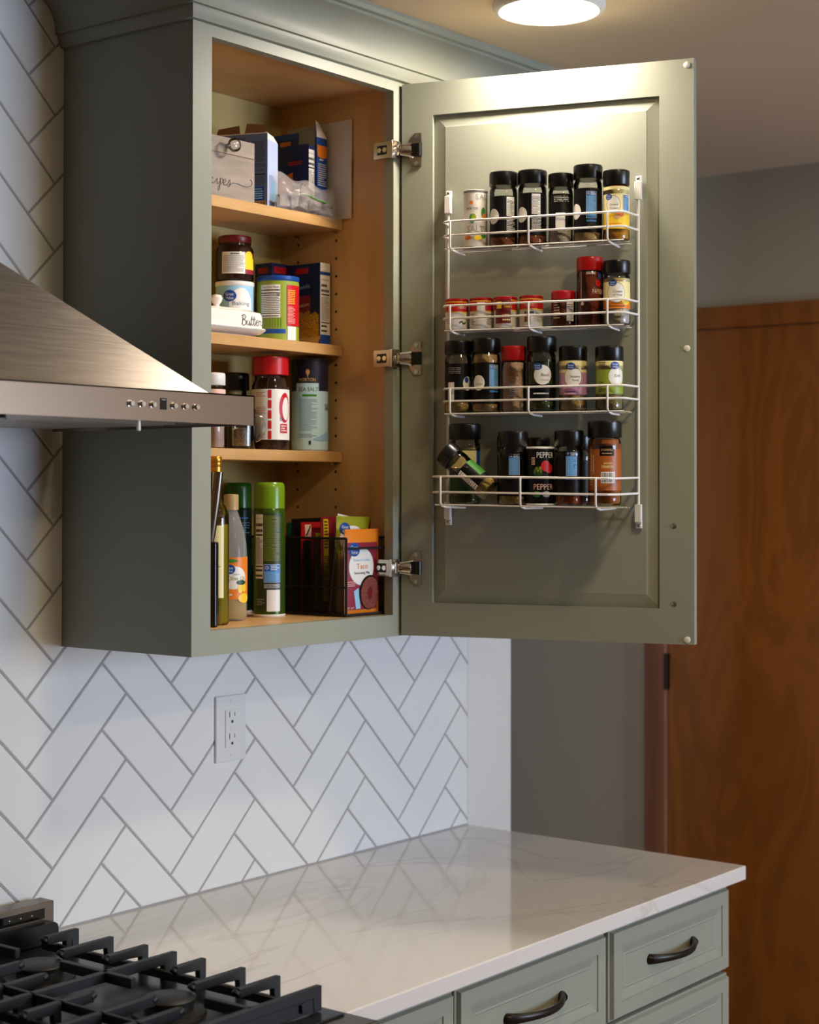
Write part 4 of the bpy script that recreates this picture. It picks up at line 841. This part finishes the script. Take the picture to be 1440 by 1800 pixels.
mg = thing('glass_mug', 'clear glass mug with handle behind the hood corner', 'mug', (.3025, -.1130, SH[2]), facing(.3025, -.113))
MB().lathe([(.022, 0), (.025, .004), (.0252, .07), (.0238, .07), (.0232, .006), (.001, .0045)], GLASS, 36, caps=False).build('body', mg)
MB().tube([(.024, 0, .058), (.034, 0, .056), (.039, 0, .043), (.037, 0, .028), (.030, 0, .018), (.0245, 0, .016)], .0032, GLASS, 10).build('handle', mg)
MB().lathe([(.0215, .0065), (.0225, .010), (.0225, .034), (.01, .038)], C_SALT, 28).build('contents', mg)
jar('pepper_jar', 'black speckled jar with dark lid at the back of the lower shelf', 'jar', (.352, -.0435, SH[2]), .0300, .138, .030, BLACKP, C_COFFEE, .9, 'neck', None, ribs=False)
jar('salt_jar', 'pink salt grinder partly hidden by the cabinet frame, lower shelf', 'jar', (.2265, -.1180, SH[2]), .0215, .128, .020, WPLAST, C_PSALT, .9, 'straight', lambda L: (L.r(-40, 40, 60, 100, PALEP), L.L(-14, 14, 64, 92, 6, WINE, .35)), body=PETG)
# cabinet floor
FZ = 1.4096
oc = thing('oil_bottle', 'gold-capped glass oil bottle with plain cream label', 'bottle', (.1372, -.2130, FZ), facing(.137, -.213))
MB().lathe([(.020, 0), (.022, .004), (.022, .170), (.0215, .178), (.017, .190), (.0105, .200), (.0085, .212), (.0080, .247), (.0092, .249), (.0092, .256)], GLASS, 40).build('body', oc)
MB().lathe([(.0188, .003), (.0205, .006), (.0205, .160), (.0200, .162)], OIL, 32).build('oil', oc)
MB().lathe([(.0105, .246), (.0105, .254), (.0095, .2545), (.0105, .256), (.0105, .261), (.0095, .2615), (.0105, .263), (.0105, .269), (.009, .2715), (.003, .272)], GOLD, 36).build('cap', oc)
L = Label(cyl(.0221)); L.r(-10, 14, 44, 160, CREAM); L.stroke([(-4, 94), (2, 95), (6, 94), (9, 95)], .8, INK); L.build(oc)
ob = thing('oil_bottle', 'clear olive oil bottle with orange label', 'bottle', (.2225, -.1660, FZ), facing(.22, -.166))
MB().lathe([(.023, 0), (.0268, .005), (.0268, .105), (.0258, .125), (.0215, .150), (.0150, .170), (.0105, .182), (.0100, .190)], FROST, 40).build('body', ob)
MB().lathe([(.0215, .003), (.0250, .007), (.0250, .042), (.0240, .0425)], OIL, 32).build('oil', ob)
MB().lathe([(.0122, .184), (.0122, .208), (.0112, .210), (.004, .2105)], M('amber_cap', (190, 160, 110), .3, alpha=.75), 32).build('cap', ob)
L = Label(cyl(.0269)); L.r(-46, 46, 36, 106, ORANGE); L.e(4, 72, 24, 19, WHITE); L.oval(-3, 86, 10, 8); L.t('Classic', 8, 78, 14, 3, GREYP); L.t('Olive Oil', 10, 71, 30, 7, OLIVE)
L.e(-2, 100, 14, 3, GRN); L.e(16, 54, 5, 8, YEL); L.e(24, 56, 5, 8, YEL); L.e(18, 64, 9, 4, DKGRN); L.e(24, 38, 12, 8, YEL); L.L(-14, 2, 42, 46, 1, WHITE, .6); L.build(ob)
def spraycan(label, x, y, r, H, capm, bodym, lab, capz):
    s = thing('spray_can', label, 'can', (x, y, FZ), facing(x, y), 'green cooking spray cans on the cabinet floor')
    MB().lathe([(r*.97, 0), (r*1.0, .001), (r, .0045), (r*.985, .005)], WHITE, 40).build('base_rim', s)
    MB().lathe([(r*.985, .0048), (r*.985, capz-.006), (r*.93, capz), (r*.9, capz+.001)], bodym, 40).build('body', s)
    MB().lathe([(r*.95, capz-.001), (r*.95, H-.010), (r*.92, H-.004), (r*.82, H-.0005), (r*.3, H)], capm, 40).build('cap', s)
    if lab: L = Label(cyl(r*.985+.0001)); lab(L); L.build(s)
DKG2 = flat('print_can_green', (38, 56, 20))
CANG = M('can_green', (58, 84, 20), .25, .3); CAND = M('can_dark_green', (16, 44, 28), .25, .3)
spraycan('bright green spray can with nutrition strip at front of the cabinet floor', .3310, -.1525, .0278, .2310, GREENP, CANG, lambda L: (
    L.r(-24, 22, 12, 178, DKG2), L.nutri(-27, -11, 66, 176), L.t('6', -13, 150, 2.4, 5, INK), L.L(-9, 20, 96, 174, 34, OLIVE, .3), L.info(-9, 19, 60, 90), L.r(-9, 19, 50, 57, GREYP), L.L(-8, 12, 51, 56, 2, INK, .4), L.r(-4, 19, 10, 47, WHITE), L.B(-1, 17, 12, 40, INK, None, True), L.L(-22, -8, 20, 32, 4, GREYP, .5)), .187)
spraycan('dark green spray can standing behind the oil bottle', .3600, -.0500, .0255, .2310, M('cap_dark_green', (30, 84, 22), .25), CAND, lambda L: (L.L(-2, 22, 166, 170, 1, SKY, .6), L.L(-8, 24, 140, 162, 5, SKYB, .2)), .187)

lt = thing('utility_lighter', 'long lighter with black grip and metal barrel beside the cabinet frame', 'lighter', (.0975, -.2440, FZ), facing(.0975, -.244)-.3)
MB().box((-.010, -.008, 0), (.0095, .008, .135), BLACKP).build('grip', lt, .003, 3)
MB().tube([(-.003, 0, .134), (-.002, 0, .145), (.006, 0, .20), (.0115, 0, .246)], [.006, .0075, .0078, .0070], BRUSHD, 14).build('barrel', lt)
# basket of packets
bk = thing('wire_basket', 'black wire mesh basket holding seasoning packets on cabinet floor', 'basket', (0, 0, FZ))
bx0, bx1, by0, by1, bh = .3945, .5090, -.2725, -.040, .1345
fr = MB(); z0 = .003
for p in ([(bx0, by0, bh), (bx0, by1, bh), (bx1, by1, bh), (bx1, by0, bh)],):
    fr.tube(p, .0022, BWIRE, 8)
for x, y in ((bx0, by0), (bx0, by1), (bx1, by1), (bx1, by0)): fr.tube([(x, y, z0), (x, y, bh)], .0022, BWIRE, 8)
fr.tube([(bx0, by0, .117), (bx1, by0, .117)], .0022, BWIRE, 8)
fr.tube([(bx0, by0, z0), (bx0, by1, z0), (bx1, by1, z0), (bx1, by0, z0)], .0022, BWIRE, 8, True)
fr.tube([(bx0, by0, .050), (bx0, by1, .050), (bx1, by1, .050)], .0018, BWIRE, 8)
fr.build('frame', bk)
ms = MB()
y = by0+.003
while y < by1: ms.tube([(bx0, y, z0), (bx0, y, bh)], .00042, BWIRE, 4); ms.tube([(bx1, y, z0), (bx1, y, bh)], .00042, BWIRE, 4); y += .0026
z = z0+.002
while z < bh: ms.tube([(bx0, by0, z), (bx0, by1, z)], .00042, BWIRE, 4); ms.tube([(bx0, by1, z), (bx1, by1, z)], .00042, BWIRE, 4); z += .0026
struct(ms.build('mesh_sides', bk), 'stuff')
MB().box((bx0, by0, .001), (bx1, by1, .0025), BWIRE).build('basket_floor', bk)
def packet(label, x, y, w, h, th, mat, lab, lean=0, yaw=0, roll=0, crimp=None):
    t = thing('seasoning_packet', label, 'packet', (x, y, FZ+.003), 0, 'seasoning packets in the wire basket'); t.rotation_euler = (lean, roll, yaw)
    NX, NZ = 10, 16; m = MB()
    for sd in (-1, 1):
        vs = []
        for j in range(NZ+1):
            for i in range(NX+1):
                u, v = i/NX, j/NZ; b = (math.sin(PI*u)**.6)*(math.sin(PI*v)**.45) if 0 < u < 1 and 0 < v < 1 else 0
                vs.append((w*u, sd*(th/2*b)+.0006*math.sin(u*17+v*9)*b+(sd*.0003), h*v))
        m.add(vs, [(j*(NX+1)+i, j*(NX+1)+i+1, (j+1)*(NX+1)+i+1, (j+1)*(NX+1)+i) for j in range(NZ) for i in range(NX)], mat, True)
    m.build('pouch', t)
    cr = MB()
    for zz in (h-.0105, h-.007, h-.0035): cr.box((.001, -.0011, zz), (w-.001, .0011, zz+.0012), crimp or mat)
    cr.build('crimp', t)
    def mp(u, v, hh):
        uu, vv = min(max(u/w, 0), 1), min(max(v/h, 0), 1); b = (math.sin(PI*uu)**.6)*(math.sin(PI*vv)**.45) if 0 < uu < 1 and 0 < vv < 1 else 0
        return (u, -(th/2*b)-.0006-hh*1.4, v)
    L = Label(mp, .0004, 2); L.r2 = L.r
    def rr(u0, u1, v0, v1, mt):
        n = max(1, int(abs(v1-v0)/5)); k = L.k
        for q in range(n): L.k = k; L.r2(u0, u1, v0+(v1-v0)*q/n, v0+(v1-v0)*(q+1)/n, mt)
        return L
    L.r = rr; lab(L); L.build(t); return t
def l_taco(L):
    L.r(2, 88, 8, 124, WINE); L.e(42, 82, 34, 33, GREYP); L.e(42, 82, 33, 32, WHITE); L.oval(22, 112, 14, 12); L.t('Reduced Sodium', 42, 94, 44, 5, LBLUE); L.t('Taco', 42, 83, 30, 9, ORANGE); L.t('Seasoning Mix', 42, 71, 42, 6, INK)
    L.poly([(20, 40), (32, 46), (40, 10), (28, 9)], LBLUE); L.e(64, 37, 30, 30, BLACK); L.e(66, 36, 27, 28, C_MEAT); L.e(64, 36, 7, 11, DRED); L.L(2, 24, 48, 58, 3, PALEP, .4); L.t('NET WT', 12, 11, 20, 4, PALEP)
packet('orange and maroon taco seasoning packet standing at the basket front', .3985, -.2645, .095, .147, .010, ORANGE, l_taco, 0, .02)
packet('olive and yellow seasoning packet sticking up behind the taco packet', .4000, -.2440, .092, .170, .010, OLIVE, lambda L: (L.e(40, 130, 34, 24, WHITE), L.oval(20, 148, 13, 11), L.r(2, 90, 4, 110, YEL), L.e(30, 100, 20, 30, WHITE), L.poly([(84, 150), (91, 168), (92, 168), (92, 140)], DRED)), -.02, 0, .03)
packet('white seasoning packet with herb picture tilting above the rim', .4070, -.2220, .080, .176, .008, WHITE, lambda L: (L.r(3, 8, 150, 172, BLACK), L.L(16, 32, 152, 156, 1, GREYP, .6), L.e(46, 134, 22, 18, DKGRN), L.e(50, 138, 9, 7, C_SEED), L.e(24, 124, 16, 16, YEL), L.r(2, 78, 4, 110, RED)), -.02, 0, .16)
packet('upright red and yellow packet with dark lettering', .4070, -.2030, .085, .168, .010, WINE, lambda L: (L.r(6, 20, 20, 164, YEL), L.L(8, 18, 112, 162, 9, INK, .55), L.L(7, 19, 24, 100, 24, INK, .4), L.r(30, 80, 10, 120, DRED)), .0, .12, .0)
packet('maroon packet second behind the lettered one', .4020, -.1830, .090, .150, .009, DRED, lambda L: L.r(8, 26, 8, 140, OLIVE), .0, 0, .03)
packet('small red and white packet in the middle of the basket', .4000, -.1640, .090, .158, .009, RED, lambda L: (L.r(8, 24, 132, 154, PALEP), L.stroke([(10, 134), (16, 142), (22, 152)], 3, DKGRN), L.r(4, 86, 6, 126, BLACK)), .0, 0, 0)
packet('black packet near the back of the basket', .4000, -.1450, .090, .164, .009, BLACK, lambda L: L.r(6, 30, 20, 120, INK), .0, 0, -.02)
packet('dark green packet towards the back of the basket', .4000, -.1270, .090, .158, .010, DKGRN, lambda L: (L.r(4, 80, 6, 110, RED), L.e(20, 60, 14, 22, PALEP)), .0, 0, .02)
packet('orange-red packet at the very back of the basket', .4000, -.1060, .090, .140, .010, RED, lambda L: L.r(10, 80, 10, 40, BROWN), .0, 0, .0)
